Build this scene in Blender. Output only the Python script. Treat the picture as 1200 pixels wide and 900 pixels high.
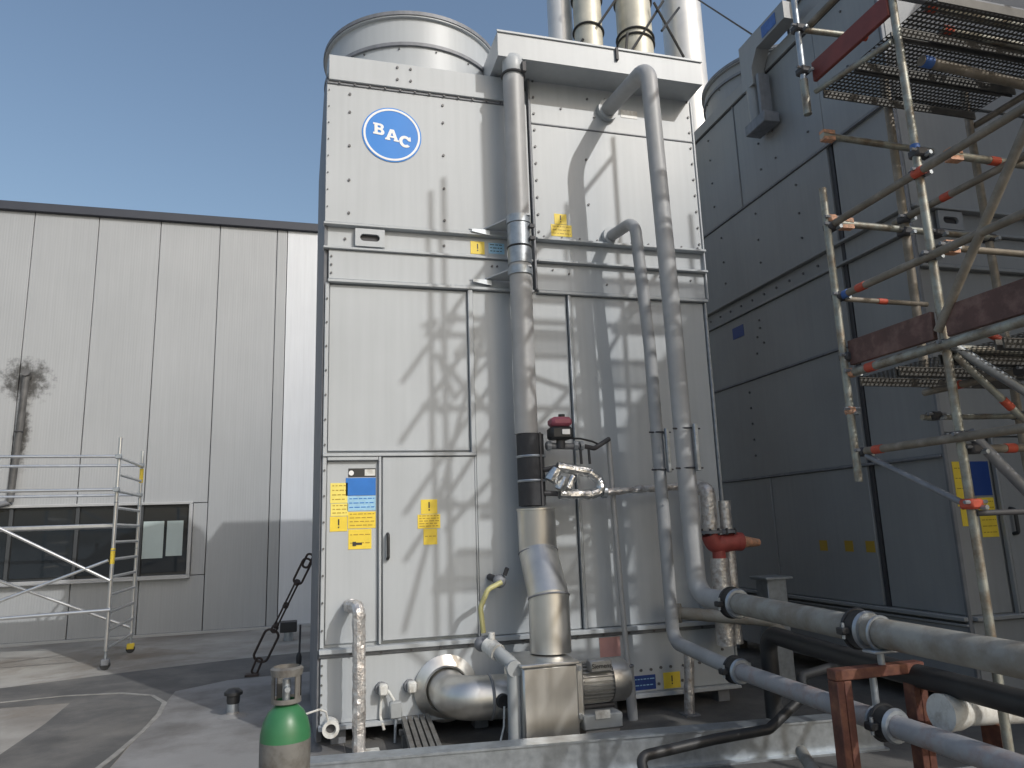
import bpy, bmesh, math, random
from mathutils import Vector, Matrix
random.seed(7)
for o in list(bpy.data.objects):
    bpy.data.objects.remove(o)
S = bpy.context.scene
COL = S.collection

# ------------------------------------------------------------------ camera, sky, sun, exposure
GZ = -1.7                                   # roof level; the camera stands 1.7 m above it at the origin
R = [[0.9635, 0.0188, 0.2660], [-0.2648, 0.1936, 0.9447], [-0.0338, -0.9809, 0.1914]]
vx = Vector((R[0][0], R[1][0], R[2][0])).normalized()
vz = Vector((R[0][2], R[1][2], R[2][2])).normalized()
vy = vz.cross(vx).normalized()
vx = vy.cross(vz).normalized()
cd = bpy.data.cameras.new('camera')
cam = bpy.data.objects.new('camera', cd)
COL.objects.link(cam)
cam.matrix_world = Matrix(((vx.x, -vy.x, -vz.x, 0), (vx.y, -vy.y, -vz.y, 0), (vx.z, -vy.z, -vz.z, 0), (0, 0, 0, 1)))
cd.sensor_width = 36
cd.lens = 25.48
cd.clip_start = 0.05
cd.clip_end = 5000
S.camera = cam

SUN = Vector((0.56, -1.0, 0.80)).normalized()      # towards the sun
W = bpy.data.worlds.new('World')
S.world = W
W.use_nodes = True
nt = W.node_tree
sky = nt.nodes.new('ShaderNodeTexSky')
sky.sky_type = 'NISHITA'
sky.sun_disc = False
sky.sun_elevation = math.asin(SUN.z)
sky.sun_rotation = math.atan2(SUN.x, SUN.y)
sky.air_density = 1.4
sky.dust_density = 3.8
sky.ozone_density = 2.0
bgn = nt.nodes['Background']
bgn.inputs['Strength'].default_value = 0.15
nt.links.new(sky.outputs['Color'], bgn.inputs['Color'])
sl = bpy.data.lights.new('sun', 'SUN')
sl.energy = 2.05
sl.angle = math.radians(0.53)
sl.color = (1.0, 0.985, 0.955)
so = bpy.data.objects.new('sun', sl)
COL.objects.link(so)
so.rotation_euler = (-SUN).to_track_quat('-Z', 'Y').to_euler()
so.location = SUN * 40
S.view_settings.view_transform = 'Standard'
S.view_settings.look = 'None'
S.view_settings.exposure = -0.08
S.view_settings.gamma = 1.0

# ------------------------------------------------------------------ materials
MATS = {}
def mat(name, col, rough=0.5, metal=0.0, var=0.06, nscale=3.0, streak=0.0, bump=0.0, bscale=40.0, col2=None, mix2=0.0, m2scale=2.0, aniso=0.0, dirt=None, rvar=0.08):
    """painted / metal / stone surface: base colour with slow noise, optional vertical streaks, second colour in patches, fine relief"""
    m = bpy.data.materials.new(name)
    m.use_nodes = True
    n = m.node_tree.nodes
    L = m.node_tree.links
    b = n['Principled BSDF']
    tc = n.new('ShaderNodeTexCoord')
    src = tc.outputs['Object']
    nz = n.new('ShaderNodeTexNoise')
    nz.inputs['Scale'].default_value = nscale
    nz.inputs['Detail'].default_value = 6
    L.new(src, nz.inputs['Vector'])
    rmp = n.new('ShaderNodeMapRange')
    rmp.inputs['From Min'].default_value = 0.3
    rmp.inputs['From Max'].default_value = 0.7
    rmp.inputs['To Min'].default_value = 1 - var
    rmp.inputs['To Max'].default_value = 1 + var
    L.new(nz.outputs['Fac'], rmp.inputs['Value'])
    fac = rmp.outputs['Result']
    if streak > 0:
        mp = n.new('ShaderNodeMapping')
        mp.inputs['Scale'].default_value = (9, 9, 0.35)
        L.new(src, mp.inputs['Vector'])
        sn = n.new('ShaderNodeTexNoise')
        sn.inputs['Scale'].default_value = 2.2
        sn.inputs['Detail'].default_value = 5
        L.new(mp.outputs['Vector'], sn.inputs['Vector'])
        sr = n.new('ShaderNodeMapRange')
        sr.inputs['From Min'].default_value = 0.35
        sr.inputs['From Max'].default_value = 0.72
        sr.inputs['To Min'].default_value = 1.0 + streak * 0.3
        sr.inputs['To Max'].default_value = 1 - streak
        L.new(sn.outputs['Fac'], sr.inputs['Value'])
        mu = n.new('ShaderNodeMath')
        mu.operation = 'MULTIPLY'
        L.new(fac, mu.inputs[0])
        L.new(sr.outputs['Result'], mu.inputs[1])
        fac = mu.outputs[0]
    base = n.new('ShaderNodeRGB')
    base.outputs[0].default_value = (*col, 1)
    cur = base.outputs[0]
    if col2 is not None:
        n2 = n.new('ShaderNodeTexNoise')
        n2.inputs['Scale'].default_value = m2scale
        n2.inputs['Detail'].default_value = 7
        n2.inputs['Roughness'].default_value = 0.65
        L.new(src, n2.inputs['Vector'])
        r2 = n.new('ShaderNodeMapRange')
        r2.inputs['From Min'].default_value = 0.5 - mix2 * 0.3
        r2.inputs['From Max'].default_value = 0.72 - mix2 * 0.3
        r2.clamp = True
        L.new(n2.outputs['Fac'], r2.inputs['Value'])
        mx = n.new('ShaderNodeMixRGB')
        L.new(r2.outputs['Result'], mx.inputs['Fac'])
        L.new(cur, mx.inputs['Color1'])
        mx.inputs['Color2'].default_value = (*col2, 1)
        cur = mx.outputs['Color']
    vm = n.new('ShaderNodeVectorMath')
    vm.operation = 'SCALE'
    L.new(cur, vm.inputs[0])
    L.new(fac, vm.inputs['Scale'])
    L.new(vm.outputs['Vector'], b.inputs['Base Color'])
    b.inputs['Metallic'].default_value = metal
    rr = n.new('ShaderNodeMapRange')
    rr.inputs['To Min'].default_value = max(0.03, rough - rvar)
    rr.inputs['To Max'].default_value = min(1, rough + rvar)
    L.new(nz.outputs['Fac'], rr.inputs['Value'])
    L.new(rr.outputs['Result'], b.inputs['Roughness'])
    if bump > 0:
        bn = n.new('ShaderNodeTexNoise')
        bn.inputs['Scale'].default_value = bscale
        bn.inputs['Detail'].default_value = 4
        L.new(src, bn.inputs['Vector'])
        bp = n.new('ShaderNodeBump')
        bp.inputs['Strength'].default_value = bump
        bp.inputs['Distance'].default_value = 0.01
        L.new(bn.outputs['Fac'], bp.inputs['Height'])
        L.new(bp.outputs['Normal'], b.inputs['Normal'])
    MATS[name] = m
    return m

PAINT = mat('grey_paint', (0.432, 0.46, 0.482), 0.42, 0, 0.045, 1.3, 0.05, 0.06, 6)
PAINT_SHADE = mat('grey_paint_shaded', (0.275, 0.283, 0.288), 0.45, 0, 0.09, 1.1, 0.05, 0.08, 6)  # same grey paint, darkened to stand in for shade on the right tower
PIPE = mat('pipe_paint', (0.37, 0.375, 0.38), 0.46, 0, 0.10, 5, 0.06, 0.08, 25)
PIPEOLD = mat('pipe_paint_worn', (0.30, 0.30, 0.28), 0.6, 0, 0.12, 6, 0, 0.2, 30, (0.22, 0.2, 0.17), 0.3, 5)
PIPEWORN = mat('pipe_paint_scuffed', (0.32, 0.325, 0.34), 0.55, 0, 0.14, 7, 0, 0.2, 30, (0.25, 0.19, 0.175), 0.14, 7)
GALV = mat('galvanised_steel', (0.38, 0.415, 0.45), 0.42, 0.7, 0.16, 18, 0.05, 0.05, 60)
GALVD = mat('galvanised_dull', (0.22, 0.23, 0.25), 0.6, 0.3, 0.15, 8, 0.15, 0.05, 50)
STEEL = mat('stainless', (0.66, 0.65, 0.62), 0.36, 0.9, 0.05, 5, 0.06, 0.04, 15)
FOIL = mat('aluminium_foil', (0.72, 0.72, 0.71), 0.3, 1.0, 0.08, 12, 0, 0.9, 38)
FOILD = mat('aluminium_foil_dirty', (0.66, 0.65, 0.64), 0.42, 0.7, 0.2, 14, 0, 1.0, 34, (0.40, 0.35, 0.32), 0.12, 22)
BLACK = mat('black_rubber', (0.025, 0.026, 0.028), 0.5, 0, 0.2, 9, 0, 0.1, 30)
BLACKI = mat('black_foam_insulation', (0.035, 0.037, 0.042), 0.75, 0, 0.2, 12, 0, 0.3, 50)
DARK = mat('dark_seam', (0.05, 0.05, 0.055), 0.6)
BOLT = mat('zinc_bolt', (0.12, 0.12, 0.125), 0.5, 0.3)
RED = mat('red_paint', (0.34, 0.07, 0.06), 0.5, 0, 0.15, 20)
BROWN = mat('rusty_red_steel', (0.115, 0.042, 0.03), 0.65, 0, 0.3, 12, 0.15, 0.15, 40, (0.20, 0.085, 0.05), 0.12, 11)
TOE = mat('toe_board_brown', (0.105, 0.056, 0.048), 0.7, 0, 0.2, 7, 0, 0.15, 30, (0.2, 0.12, 0.1), 0.1, 8)
TOER = mat('toe_board_red', (0.19, 0.048, 0.042), 0.6, 0, 0.15, 7, 0, 0.1, 30)
TUBE = mat('scaffold_tube', (0.33, 0.34, 0.305), 0.5, 0.55, 0.2, 9, 0, 0.12, 60, (0.20, 0.16, 0.12), 0.2, 8)
TUBEB = mat('scaffold_tube_weathered', (0.20, 0.175, 0.14), 0.6, 0.3, 0.2, 9, 0, 0.12, 60, (0.30, 0.27, 0.23), 0.1, 8)
TAPE = mat('orange_red_mark', (0.46, 0.075, 0.04), 0.55, 0, 0.15, 30)
WEDGE = mat('salmon_painted_wedge', (0.55, 0.28, 0.17), 0.6, 0, 0.2, 40, 0, 0, 40, (0.3, 0.2, 0.14), 0.2, 30)
BLUEP = mat('blue_paint', (0.05, 0.13, 0.38), 0.5, 0, 0.2, 20)
DECKM = mat('scaffold_deck_steel', (0.10, 0.098, 0.093), 0.55, 0.5, 0.2, 15)
ALU = mat('aluminium_tube', (0.66, 0.67, 0.68), 0.33, 0.9, 0.06, 10)
YEL = mat('yellow_sticker', (0.80, 0.60, 0.06), 0.45, 0, 0.06, 10)
YELP = mat('pale_yellow_sticker', (0.82, 0.70, 0.16), 0.45, 0, 0.05, 10)
BLU = mat('blue_sticker', (0.02, 0.17, 0.55), 0.4, 0, 0.05, 10)
LBLU = mat('pale_blue_sticker', (0.32, 0.56, 0.74), 0.4, 0, 0.1, 30)
NAVY = mat('navy_sticker', (0.015, 0.05, 0.22), 0.4, 0, 0.05, 10)
EMB = mat('emblem_blue', (0.008, 0.195, 0.62), 0.35, 0, 0.02, 5)
WHITE = mat('white_print', (0.80, 0.80, 0.80), 0.4, 0, 0.02, 5)
PINK = mat('faded_pink_sticker', (0.55, 0.30, 0.28), 0.5, 0, 0.1, 9)
INK = mat('black_print', (0.03, 0.03, 0.03), 0.5)
OCHRE = mat('brown_print', (0.42, 0.27, 0.03), 0.5)
WHITEP = mat('white_plastic', (0.66, 0.67, 0.65), 0.4, 0, 0.06, 20, 0, 0, 40, (0.4, 0.38, 0.34), 0.1, 12)
GREEN = mat('green_cylinder_paint', (0.035, 0.15, 0.065), 0.38, 0, 0.08, 18, 0, 0.03, 40)
CYLG = mat('grey_cylinder_paint', (0.15, 0.148, 0.14), 0.5, 0, 0.12, 9, 0, 0.05, 40, (0.09, 0.08, 0.07), 0.15, 14)
RUSTY = mat('rusty_chain', (0.07, 0.055, 0.05), 0.7, 0.3, 0.3, 40)
GOLD = mat('weathered_flue', (0.55, 0.53, 0.45), 0.5, 0.3, 0.15, 4, 0.08, 0.03, 20)
FLUE = mat('silver_flue', (0.66, 0.66, 0.65), 0.42, 0.4, 0.06, 4, 0.05, 0.03, 20)
CONC = mat('pale_concrete', (0.3, 0.3, 0.3), 0.8, 0, 0.1, 6, 0.1, 0.2, 30)
BEAMW = mat('capping_dark', (0.04, 0.045, 0.06), 0.5)
FRAMEA = mat('window_frame', (0.45, 0.46, 0.47), 0.4, 0.4)
DFRAME = mat('window_frame_dark', (0.05, 0.055, 0.06), 0.4)
GREY2 = mat('plastic_grey', (0.33, 0.35, 0.36), 0.45, 0, 0.06, 12)
HOSE = mat('yellow_green_hose', (0.45, 0.43, 0.20), 0.45, 0, 0.1, 20)
MOTOR = mat('motor_casting', (0.36, 0.36, 0.35), 0.42, 0.5, 0.1, 30, 0, 0.05, 60)
PINKC = mat('actuator_cover', (0.36, 0.10, 0.14), 0.45, 0, 0.05, 20)
GLASS = mat('dark_glass', (0.018, 0.024, 0.03), 0.06, 0, 0.1, 2, rvar=0.02)
REFL = mat('painted_reflection', (0.42, 0.5, 0.5), 0.3, 0, 0.05, 2)  # pale colour painting the bright reflection in the window pane

def wall_mat(name, col, soot):
    """micro-ribbed sandwich panel; one sooty patch round the vent outlet with a run below it"""
    m = mat(name, col, 0.42, 0.15, 0.035, 0.8, 0.05)
    n = m.node_tree.nodes
    L = m.node_tree.links
    b = n['Principled BSDF']
    tc = n.new('ShaderNodeTexCoord')
    wv = n.new('ShaderNodeTexWave')
    wv.bands_direction = 'X'
    wv.inputs['Scale'].default_value = 7.0
    L.new(tc.outputs['Object'], wv.inputs['Vector'])
    bp = n.new('ShaderNodeBump')
    bp.inputs['Strength'].default_value = 0.10
    bp.inputs['Distance'].default_value = 0.01
    L.new(wv.outputs['Fac'], bp.inputs['Height'])
    L.new(bp.outputs['Normal'], b.inputs['Normal'])
    if soot:
        def blob(cx, cz, sx, sz, soft):
            mp = n.new('ShaderNodeMapping')
            mp.inputs['Location'].default_value = (-cx / sx, 0, -cz / sz)
            mp.inputs['Scale'].default_value = (1 / sx, 0, 1 / sz)
            L.new(tc.outputs['Object'], mp.inputs['Vector'])
            ln = n.new('ShaderNodeVectorMath')
            ln.operation = 'LENGTH'
            L.new(mp.outputs['Vector'], ln.inputs[0])
            ns = n.new('ShaderNodeTexNoise')
            ns.inputs['Scale'].default_value = 8
            ns.inputs['Detail'].default_value = 9
            ns.inputs['Roughness'].default_value = 0.68
            L.new(tc.outputs['Object'], ns.inputs['Vector'])
            ad = n.new('ShaderNodeMath')
            ad.operation = 'MULTIPLY_ADD'
            L.new(ns.outputs['Fac'], ad.inputs[0])
            ad.inputs[1].default_value = 1.6
            L.new(ln.outputs['Value'], ad.inputs[2])
            mr = n.new('ShaderNodeMapRange')
            mr.interpolation_type = 'SMOOTHSTEP'
            mr.inputs['From Min'].default_value = 1.0
            mr.inputs['From Max'].default_value = 1.0 + soft
            mr.inputs['To Min'].default_value = 0.88
            mr.inputs['To Max'].default_value = 0
            L.new(ad.outputs[0], mr.inputs['Value'])
            return mr.outputs['Result']
        a = blob(-4.92, 2.84, 0.66, 0.62, 0.55)
        c = blob(-4.90, 1.9, 0.20, 1.0, 0.55)
        mxm = n.new('ShaderNodeMath')
        mxm.operation = 'MAXIMUM'
        L.new(a, mxm.inputs[0])
        L.new(c, mxm.inputs[1])
        old = b.inputs['Base Color'].links[0].from_socket
        mx = n.new('ShaderNodeMixRGB')
        L.new(mxm.outputs[0], mx.inputs['Fac'])
        L.new(old, mx.inputs['Color1'])
        mx.inputs['Color2'].default_value = (0.035, 0.033, 0.03, 1)
        L.new(mx.outputs['Color'], b.inputs['Base Color'])
    return m
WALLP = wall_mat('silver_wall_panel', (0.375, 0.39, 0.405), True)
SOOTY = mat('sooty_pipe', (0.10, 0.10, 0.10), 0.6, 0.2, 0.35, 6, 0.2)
WALLB = wall_mat('sunlit_wall_panel', (0.62, 0.645, 0.68), False)  # brighter copy of the cladding, painting the sun this stretch catches

# ------------------------------------------------------------------ mesh helpers
class G:
    def __init__(s):
        s.bm = bmesh.new()
    def box(s, x0, x1, y0, y1, z0, z1, bev=0.0):
        x0, x1 = min(x0, x1), max(x0, x1); y0, y1 = min(y0, y1), max(y0, y1); z0, z1 = min(z0, z1), max(z0, z1)
        v = [s.bm.verts.new((x, y, z)) for x in (x0, x1) for y in (y0, y1) for z in (z0, z1)]
        fs = [s.bm.faces.new([v[i] for i in q]) for q in ((0, 1, 3, 2), (4, 6, 7, 5), (0, 4, 5, 1), (2, 3, 7, 6), (0, 2, 6, 4), (1, 5, 7, 3))]
        if bev > 0:
            es = list({e for f in fs for e in f.edges})
            bmesh.ops.bevel(s.bm, geom=es, offset=min(bev, 0.45 * min(x1 - x0, y1 - y0, z1 - z0)), segments=1, affect='EDGES', profile=0.5)
        return s
    def cyl(s, p, q, r, n=16, r2=None, caps=True):
        p = Vector(p); q = Vector(q)
        r2 = r if r2 is None else r2
        d = (q - p).normalized()
        u = d.orthogonal().normalized(); w = d.cross(u)
        A = []; B = []
        for i in range(n):
            a = 2 * math.pi * i / n
            k = u * math.cos(a) + w * math.sin(a)
            A.append(s.bm.verts.new(p + k * r)); B.append(s.bm.verts.new(q + k * r2))
        for i in range(n):
            j = (i + 1) % n
            s.bm.faces.new((A[i], A[j], B[j], B[i]))
        if caps:
            s.bm.faces.new(A[::-1]); s.bm.faces.new(B)
        return s
    def lathe(s, prof, c, n=48, axis='Z', a0=0.0, a1=None):
        """prof: list of (radius, height) along the axis through c"""
        c = Vector(c)
        full = a1 is None
        a1 = a0 + 2 * math.pi if full else a1
        m = n if full else n + 1
        rings = []
        for r, h in prof:
            ring = []
            for i in range(m):
                a = a0 + (a1 - a0) * i / n
                if axis == 'Z': p = c + Vector((r * math.cos(a), r * math.sin(a), h))
                elif axis == 'Y': p = c + Vector((r * math.cos(a), h, r * math.sin(a)))
                else: p = c + Vector((h, r * math.cos(a), r * math.sin(a)))
                ring.append(s.bm.verts.new(p))
            rings.append(ring)
        for A, B in zip(rings, rings[1:]):
            for i in range(n if full else m - 1):
                j = (i + 1) % m
                s.bm.faces.new((A[i], A[j], B[j], B[i]))
        return s
    def tube(s, pts, r, n=16, bend=0.0, seg=8, jit=0.0, step=None, caps=True):
        P = [Vector(p) for p in pts]
        out = [P[0]]
        for i in range(1, len(P) - 1):
            a, b, c = P[i - 1], P[i], P[i + 1]
            d1 = (a - b).normalized(); d2 = (c - b).normalized()
            ang = d1.angle(d2)
            if bend <= 0 or ang > 3.1:
                out.append(b); continue
            t = min(bend / math.tan(ang / 2), 0.48 * (a - b).length, 0.48 * (c - b).length)
            rad = t * math.tan(ang / 2)
            bis = (d1 + d2).normalized()
            cen = b + bis * (rad / math.sin(ang / 2))
            s0 = (b + d1 * t - cen); s1 = (b + d2 * t - cen)
            e0 = s0.normalized(); e1 = s1.normalized()
            th = e0.angle(e1)
            for k in range(seg + 1):
                q = k / seg
                out.append(cen + (e0 * math.sin((1 - q) * th) + e1 * math.sin(q * th)) / max(1e-6, math.sin(th)) * rad)
        out.append(P[-1])
        if step:
            o2 = [out[0]]
            for a, b in zip(out, out[1:]):
                k = max(1, int((b - a).length / step))
                for i in range(1, k + 1): o2.append(a.lerp(b, i / k))
            out = o2
        fr = None; rings = []
        for i, p in enumerate(out):
            d = ((out[min(i + 1, len(out) - 1)] - out[max(i - 1, 0)])).normalized()
            if fr is None: u = d.orthogonal().normalized()
            else:
                u = (fr - d * fr.dot(d)).normalized()
            fr = u; w = d.cross(u)
            ring = []
            for k in range(n):
                a = 2 * math.pi * k / n
                rr = r * (1 + (random.uniform(-jit, jit) if jit else 0))
                ring.append(s.bm.verts.new(p + (u * math.cos(a) + w * math.sin(a)) * rr))
            rings.append(ring)
        for A, B in zip(rings, rings[1:]):
            for k in range(n):
                j = (k + 1) % n
                s.bm.faces.new((A[k], A[j], B[j], B[k]))
        if caps:
            s.bm.faces.new(rings[0][::-1]); s.bm.faces.new(rings[-1])
        return s
    def ring(s, c, axis, R_, r, n=28, k=8):
        c = Vector(c); d = Vector(axis).normalized(); u = d.orthogonal().normalized(); w = d.cross(u)
        rs = []
        for i in range(n):
            a = 2 * math.pi * i / n
            e = u * math.cos(a) + w * math.sin(a)
            rs.append([s.bm.verts.new(c + e * (R_ + r * math.cos(2 * math.pi * j / k)) + d * (r * math.sin(2 * math.pi * j / k))) for j in range(k)])
        for i in range(n):
            A = rs[i]; B = rs[(i + 1) % n]
            for j in range(k):
                s.bm.faces.new((A[j], A[(j + 1) % k], B[(j + 1) % k], B[j]))
        return s
    def prism(s, pts, off):
        """polygon pts (3D) extruded by the vector off"""
        off = Vector(off)
        A = [s.bm.verts.new(Vector(p)) for p in pts]; B = [s.bm.verts.new(Vector(p) + off) for p in pts]
        n = len(pts)
        s.bm.faces.new(A[::-1]); s.bm.faces.new(B)
        for i in range(n):
            j = (i + 1) % n
            s.bm.faces.new((A[i], A[j], B[j], B[i]))
        return s
    def sphere(s, c, r, u=16, v=10, sc=(1, 1, 1)):
        m = Matrix.Translation(Vector(c)) @ Matrix.Diagonal((*sc, 1))
        bmesh.ops.create_uvsphere(s.bm, u_segments=u, v_segments=v, radius=r, matrix=m)
        return s
    def build(s, name, m, parent=None, flat=False, ang=38, kind=None):
        bmesh.ops.recalc_face_normals(s.bm, faces=s.bm.faces)
        me = bpy.data.meshes.new(name)
        s.bm.to_mesh(me); s.bm.free()
        me.materials.append(m)
        if not flat:
            for p in me.polygons: p.use_smooth = True
            me.set_sharp_from_angle(angle=math.radians(ang))
        o = bpy.data.objects.new(name, me)
        COL.objects.link(o)
        if parent is not None: attach(o, parent)
        if kind: o['kind'] = kind
        return o

LOC = {}
def attach(o, parent):
    o.parent = parent
    o.matrix_parent_inverse = Matrix.Translation(-Vector(LOC.get(parent.name, (0, 0, 0))))
def tag(o, label, cat, group=None):
    o['label'] = label; o['category'] = cat
    if group: o['group'] = group
    return o
def thing(name, label, cat, loc, group=None):
    e = bpy.data.objects.new(name, None)
    e.empty_display_size = 0.2
    COL.objects.link(e)
    e.location = loc
    LOC[e.name] = loc
    return tag(e, label, cat, group)
def box(name, m, parent, x0, x1, y0, y1, z0, z1, bev=0.003):
    return G().box(x0, x1, y0, y1, z0, z1, bev).build(name, m, parent)
def cyl(name, m, parent, p, q, r, n=16, r2=None):
    return G().cyl(p, q, r, n, r2).build(name, m, parent)
def text_mesh(name, txt, size, m, parent, loc, rot_y=0.0, bold=0.0, depth=0.002):
    """lettering standing in a plane that faces -Y"""
    cu = bpy.data.curves.new(name, 'FONT')
    cu.body = txt; cu.size = size; cu.extrude = depth; cu.offset = bold
    cu.align_x = 'CENTER'; cu.align_y = 'CENTER'
    t = bpy.data.objects.new(name + '_tmp', cu)
    COL.objects.link(t)
    dg = bpy.context.evaluated_depsgraph_get()
    me = bpy.data.meshes.new_from_object(t.evaluated_get(dg))
    bpy.data.objects.remove(t)
    M = Matrix.Translation(Vector(loc)) @ Matrix.Rotation(rot_y, 4, 'Y') @ Matrix.Rotation(math.pi / 2, 4, 'X')
    me.transform(M)
    me.materials.clear(); me.materials.append(m)
    me.name = name
    o = bpy.data.objects.new(name, me)
    COL.objects.link(o)
    attach(o, parent)
    return o

# ------------------------------------------------------------------ setting: roof
def ground_mat():
    m = mat('roof_screed', (0.35, 0.34, 0.315), 0.85, 0, 0.10, 0.9, 0, 0.35, 45, (0.22, 0.205, 0.185), 0.35, 0.7)
    n = m.node_tree.nodes; L = m.node_tree.links
    b = n['Principled BSDF']
    tc = n.new('ShaderNodeTexCoord')
    ns = n.new('ShaderNodeTexNoise')
    ns.inputs['Scale'].default_value = 0.55
    ns.inputs['Detail'].default_value = 9
    ns.inputs['Roughness'].default_value = 0.7
    ns.inputs['Distortion'].default_value = 0.6
    L.new(tc.outputs['Object'], ns.inputs['Vector'])
    r = n.new('ShaderNodeMapRange')
    r.inputs['From Min'].default_value = 0.52; r.inputs['From Max'].default_value = 0.66
    r.inputs['To Max'].default_value = 0.7
    L.new(ns.outputs['Fac'], r.inputs['Value'])
    old = b.inputs['Base Color'].links[0].from_socket
    mx = n.new('ShaderNodeMixRGB')
    L.new(r.outputs['Result'], mx.inputs['Fac']); L.new(old, mx.inputs['Color1'])
    mx.inputs['Color2'].default_value = (0.17, 0.135, 0.10, 1)
    L.new(mx.outputs['Color'], b.inputs['Base Color'])
    return m
SCREED = ground_mat()
MEMB = mat('bitumen_membrane_shade', (0.095, 0.094, 0.092), 0.8, 0, 0.15, 2, 0, 0.4, 60, (0.15, 0.145, 0.135), 0.25, 1.6)  # membrane colour darkened further to carry the shade lying over it
PALER = mat('pale_membrane_and_shade', (0.25, 0.25, 0.25), 0.75, 0, 0.10, 1.5, 0, 0.3, 50, (0.14, 0.135, 0.13), 0.25, 1.0)  # membrane toned down in place of shade cast across it
g = G().box(-300, 300, -300, 300, GZ - 0.3, GZ)
g.build('roof', SCREED, flat=True)['kind'] = 'structure'
def sheet(name, pts, m, h):
    o = G().prism([(x, y, GZ - 0.05) for x, y in pts], (0, 0, 0.05 + h)).build(name, m, flat=True)
    o['kind'] = 'structure'
    return o
sheet('membrane_and_shade', [(-9, 9.6), (-3.7, 10.4), (-2.1, 10.95), (-0.9, 11.3), (0.3, 11.5), (0.3, 9.9), (-0.9, 9.75), (-1.4, 9.35), (-1.42, 7.9), (-1.42, 6.6), (-1.5, 5.0), (-3.4, 5.0), (-2.4, 7.3), (-2.38, 8.3), (-2.42, 9.2), (-3.2, 9.25), (-9, 8.6)], MEMB, 0.004)  # dark band: membrane and the shade on it painted as one sheet
sheet('pale_membrane_and_shade', [(-1.41, 9.33), (-0.9, 9.74), (0.3, 9.89), (0.3, 1.0), (-1.49, 1.0), (-1.41, 6.6)], PALER, 0.005)
def strip(name, pts, w, m, h):
    P = [Vector((x, y, 0)) for x, y in pts]; a = []; b = []
    for i, p in enumerate(P):
        d = (P[min(i + 1, len(P) - 1)] - P[max(i - 1, 0)]).normalized(); n = Vector((-d.y, d.x, 0)) * w * random.uniform(0.7, 1.2)
        a.append((p.x + n.x, p.y + n.y)); b.append((p.x - n.x, p.y - n.y))
    return sheet(name, a + b[::-1], m, h)
SEAM = mat('pale_sealant', (0.25, 0.245, 0.23), 0.8, 0, 0.25, 9)
strip('membrane_seam', [(-3.2, 9.55), (-2.6, 9.62), (-2.0, 9.5), (-1.62, 9.2), (-1.42, 8.75), (-1.38, 8.2), (-1.40, 7.6), (-1.46, 6.9), (-1.55, 6.2), (-1.68, 5.4)], 0.026, SEAM, 0.009)
sheet('plant_floor_and_shade', [(0.31, 10.2), (12, 10.2), (12, 2.6), (0.31, 2.6)], MEMB, 0.006)  # dark membrane sheet, also standing in for scaffold shade on the floor

# ------------------------------------------------------------------ building on the left
bl = thing('warehouse_building', 'long silver panel-clad building with dark roof edge and strip window at the left', 'building', (-4, 15, GZ))
box('wall_core', DFRAME, bl, -14, 16, 14.56, 26, GZ, 6.0)
xs = [-0.73 - 1.075 * i for i in range(13)]
WZ0, WZ1, WX1 = -0.66, 0.58, -2.08
def wallpanel(x0, x1, z0, z1, m):
    box('wall_panel', m, bl, x0 + 0.006, x1 - 0.006, 14.5, 14.552, z0, z1, 0.005)
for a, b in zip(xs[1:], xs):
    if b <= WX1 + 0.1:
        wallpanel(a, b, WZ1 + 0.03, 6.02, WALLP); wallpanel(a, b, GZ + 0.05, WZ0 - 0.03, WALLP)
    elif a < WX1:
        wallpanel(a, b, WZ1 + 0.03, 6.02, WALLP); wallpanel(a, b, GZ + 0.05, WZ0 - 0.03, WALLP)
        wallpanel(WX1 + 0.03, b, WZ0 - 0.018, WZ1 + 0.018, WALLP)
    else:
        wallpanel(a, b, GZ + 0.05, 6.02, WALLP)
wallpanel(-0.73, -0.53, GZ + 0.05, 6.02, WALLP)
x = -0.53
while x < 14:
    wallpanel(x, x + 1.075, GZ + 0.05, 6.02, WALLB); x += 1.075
box('parapet_cap', BEAMW, bl, -14, 16, 14.42, 14.7, 6.02, 6.19, 0.01)
box('base_flashing', FRAMEA, bl, -14, 16, 14.46, 14.50, GZ, GZ + 0.05, 0.004)
win = box('window', DFRAME, bl, -13.5, WX1, 14.53, 14.555, WZ0, WZ1)
for (x0, x1, z0, z1) in ((-13.5, WX1 + 0.03, WZ1, WZ1 + 0.05), (-13.5, WX1 + 0.03, WZ0 - 0.07, WZ0), (WX1 - 0.03, WX1 + 0.03, WZ0, WZ1)):
    G().box(x0, x1, 14.43, 14.53, z0, z1, 0.006).build('window_frame', FRAMEA, win)
G().box(-13.5, WX1, 14.40, 14.43, WZ0 - 0.07, WZ0 - 0.05, 0.004).build('window_sill', FRAMEA, win)
edges = [WX1 - 0.03, -2.93, -3.95, -4.97, -6.0, -7.2, -8.4, -9.6, -10.8, -12.0]
for b, a in zip(edges, edges[1:]):
    G().box(a, a + 0.06, 14.47, 14.52, WZ0, WZ1, 0.004).build('mullion', DFRAME, win)
    G().box(a + 0.075, b - 0.01, 14.5, 14.51, WZ0 + 0.05, WZ1 - 0.05).build('pane', GLASS, win)
G().box(-2.86, -2.52, 14.493, 14.497, -0.36, 0.29).build('pane_reflection', REFL, win)  # two pale slabs in place of the reflection in this pane
G().box(-2.47, -2.2, 14.493, 14.497, -0.33, 0.29).build('pane_reflection', REFL, win)
dp = G().tube([(-4.89, 14.42, 2.92), (-4.95, 14.40, 0.68)], 0.055, 14).build('vent_pipe', SOOTY, bl)
G().ring((-4.92, 14.41, 1.9), (0, 0, 1), 0.06, 0.014).build('pipe_clip', DARK, dp)
G().tube([(-4.89, 14.5, 2.9), (-4.89, 14.36, 2.95)], 0.068, 14).build('outlet', SOOTY, dp)
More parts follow.
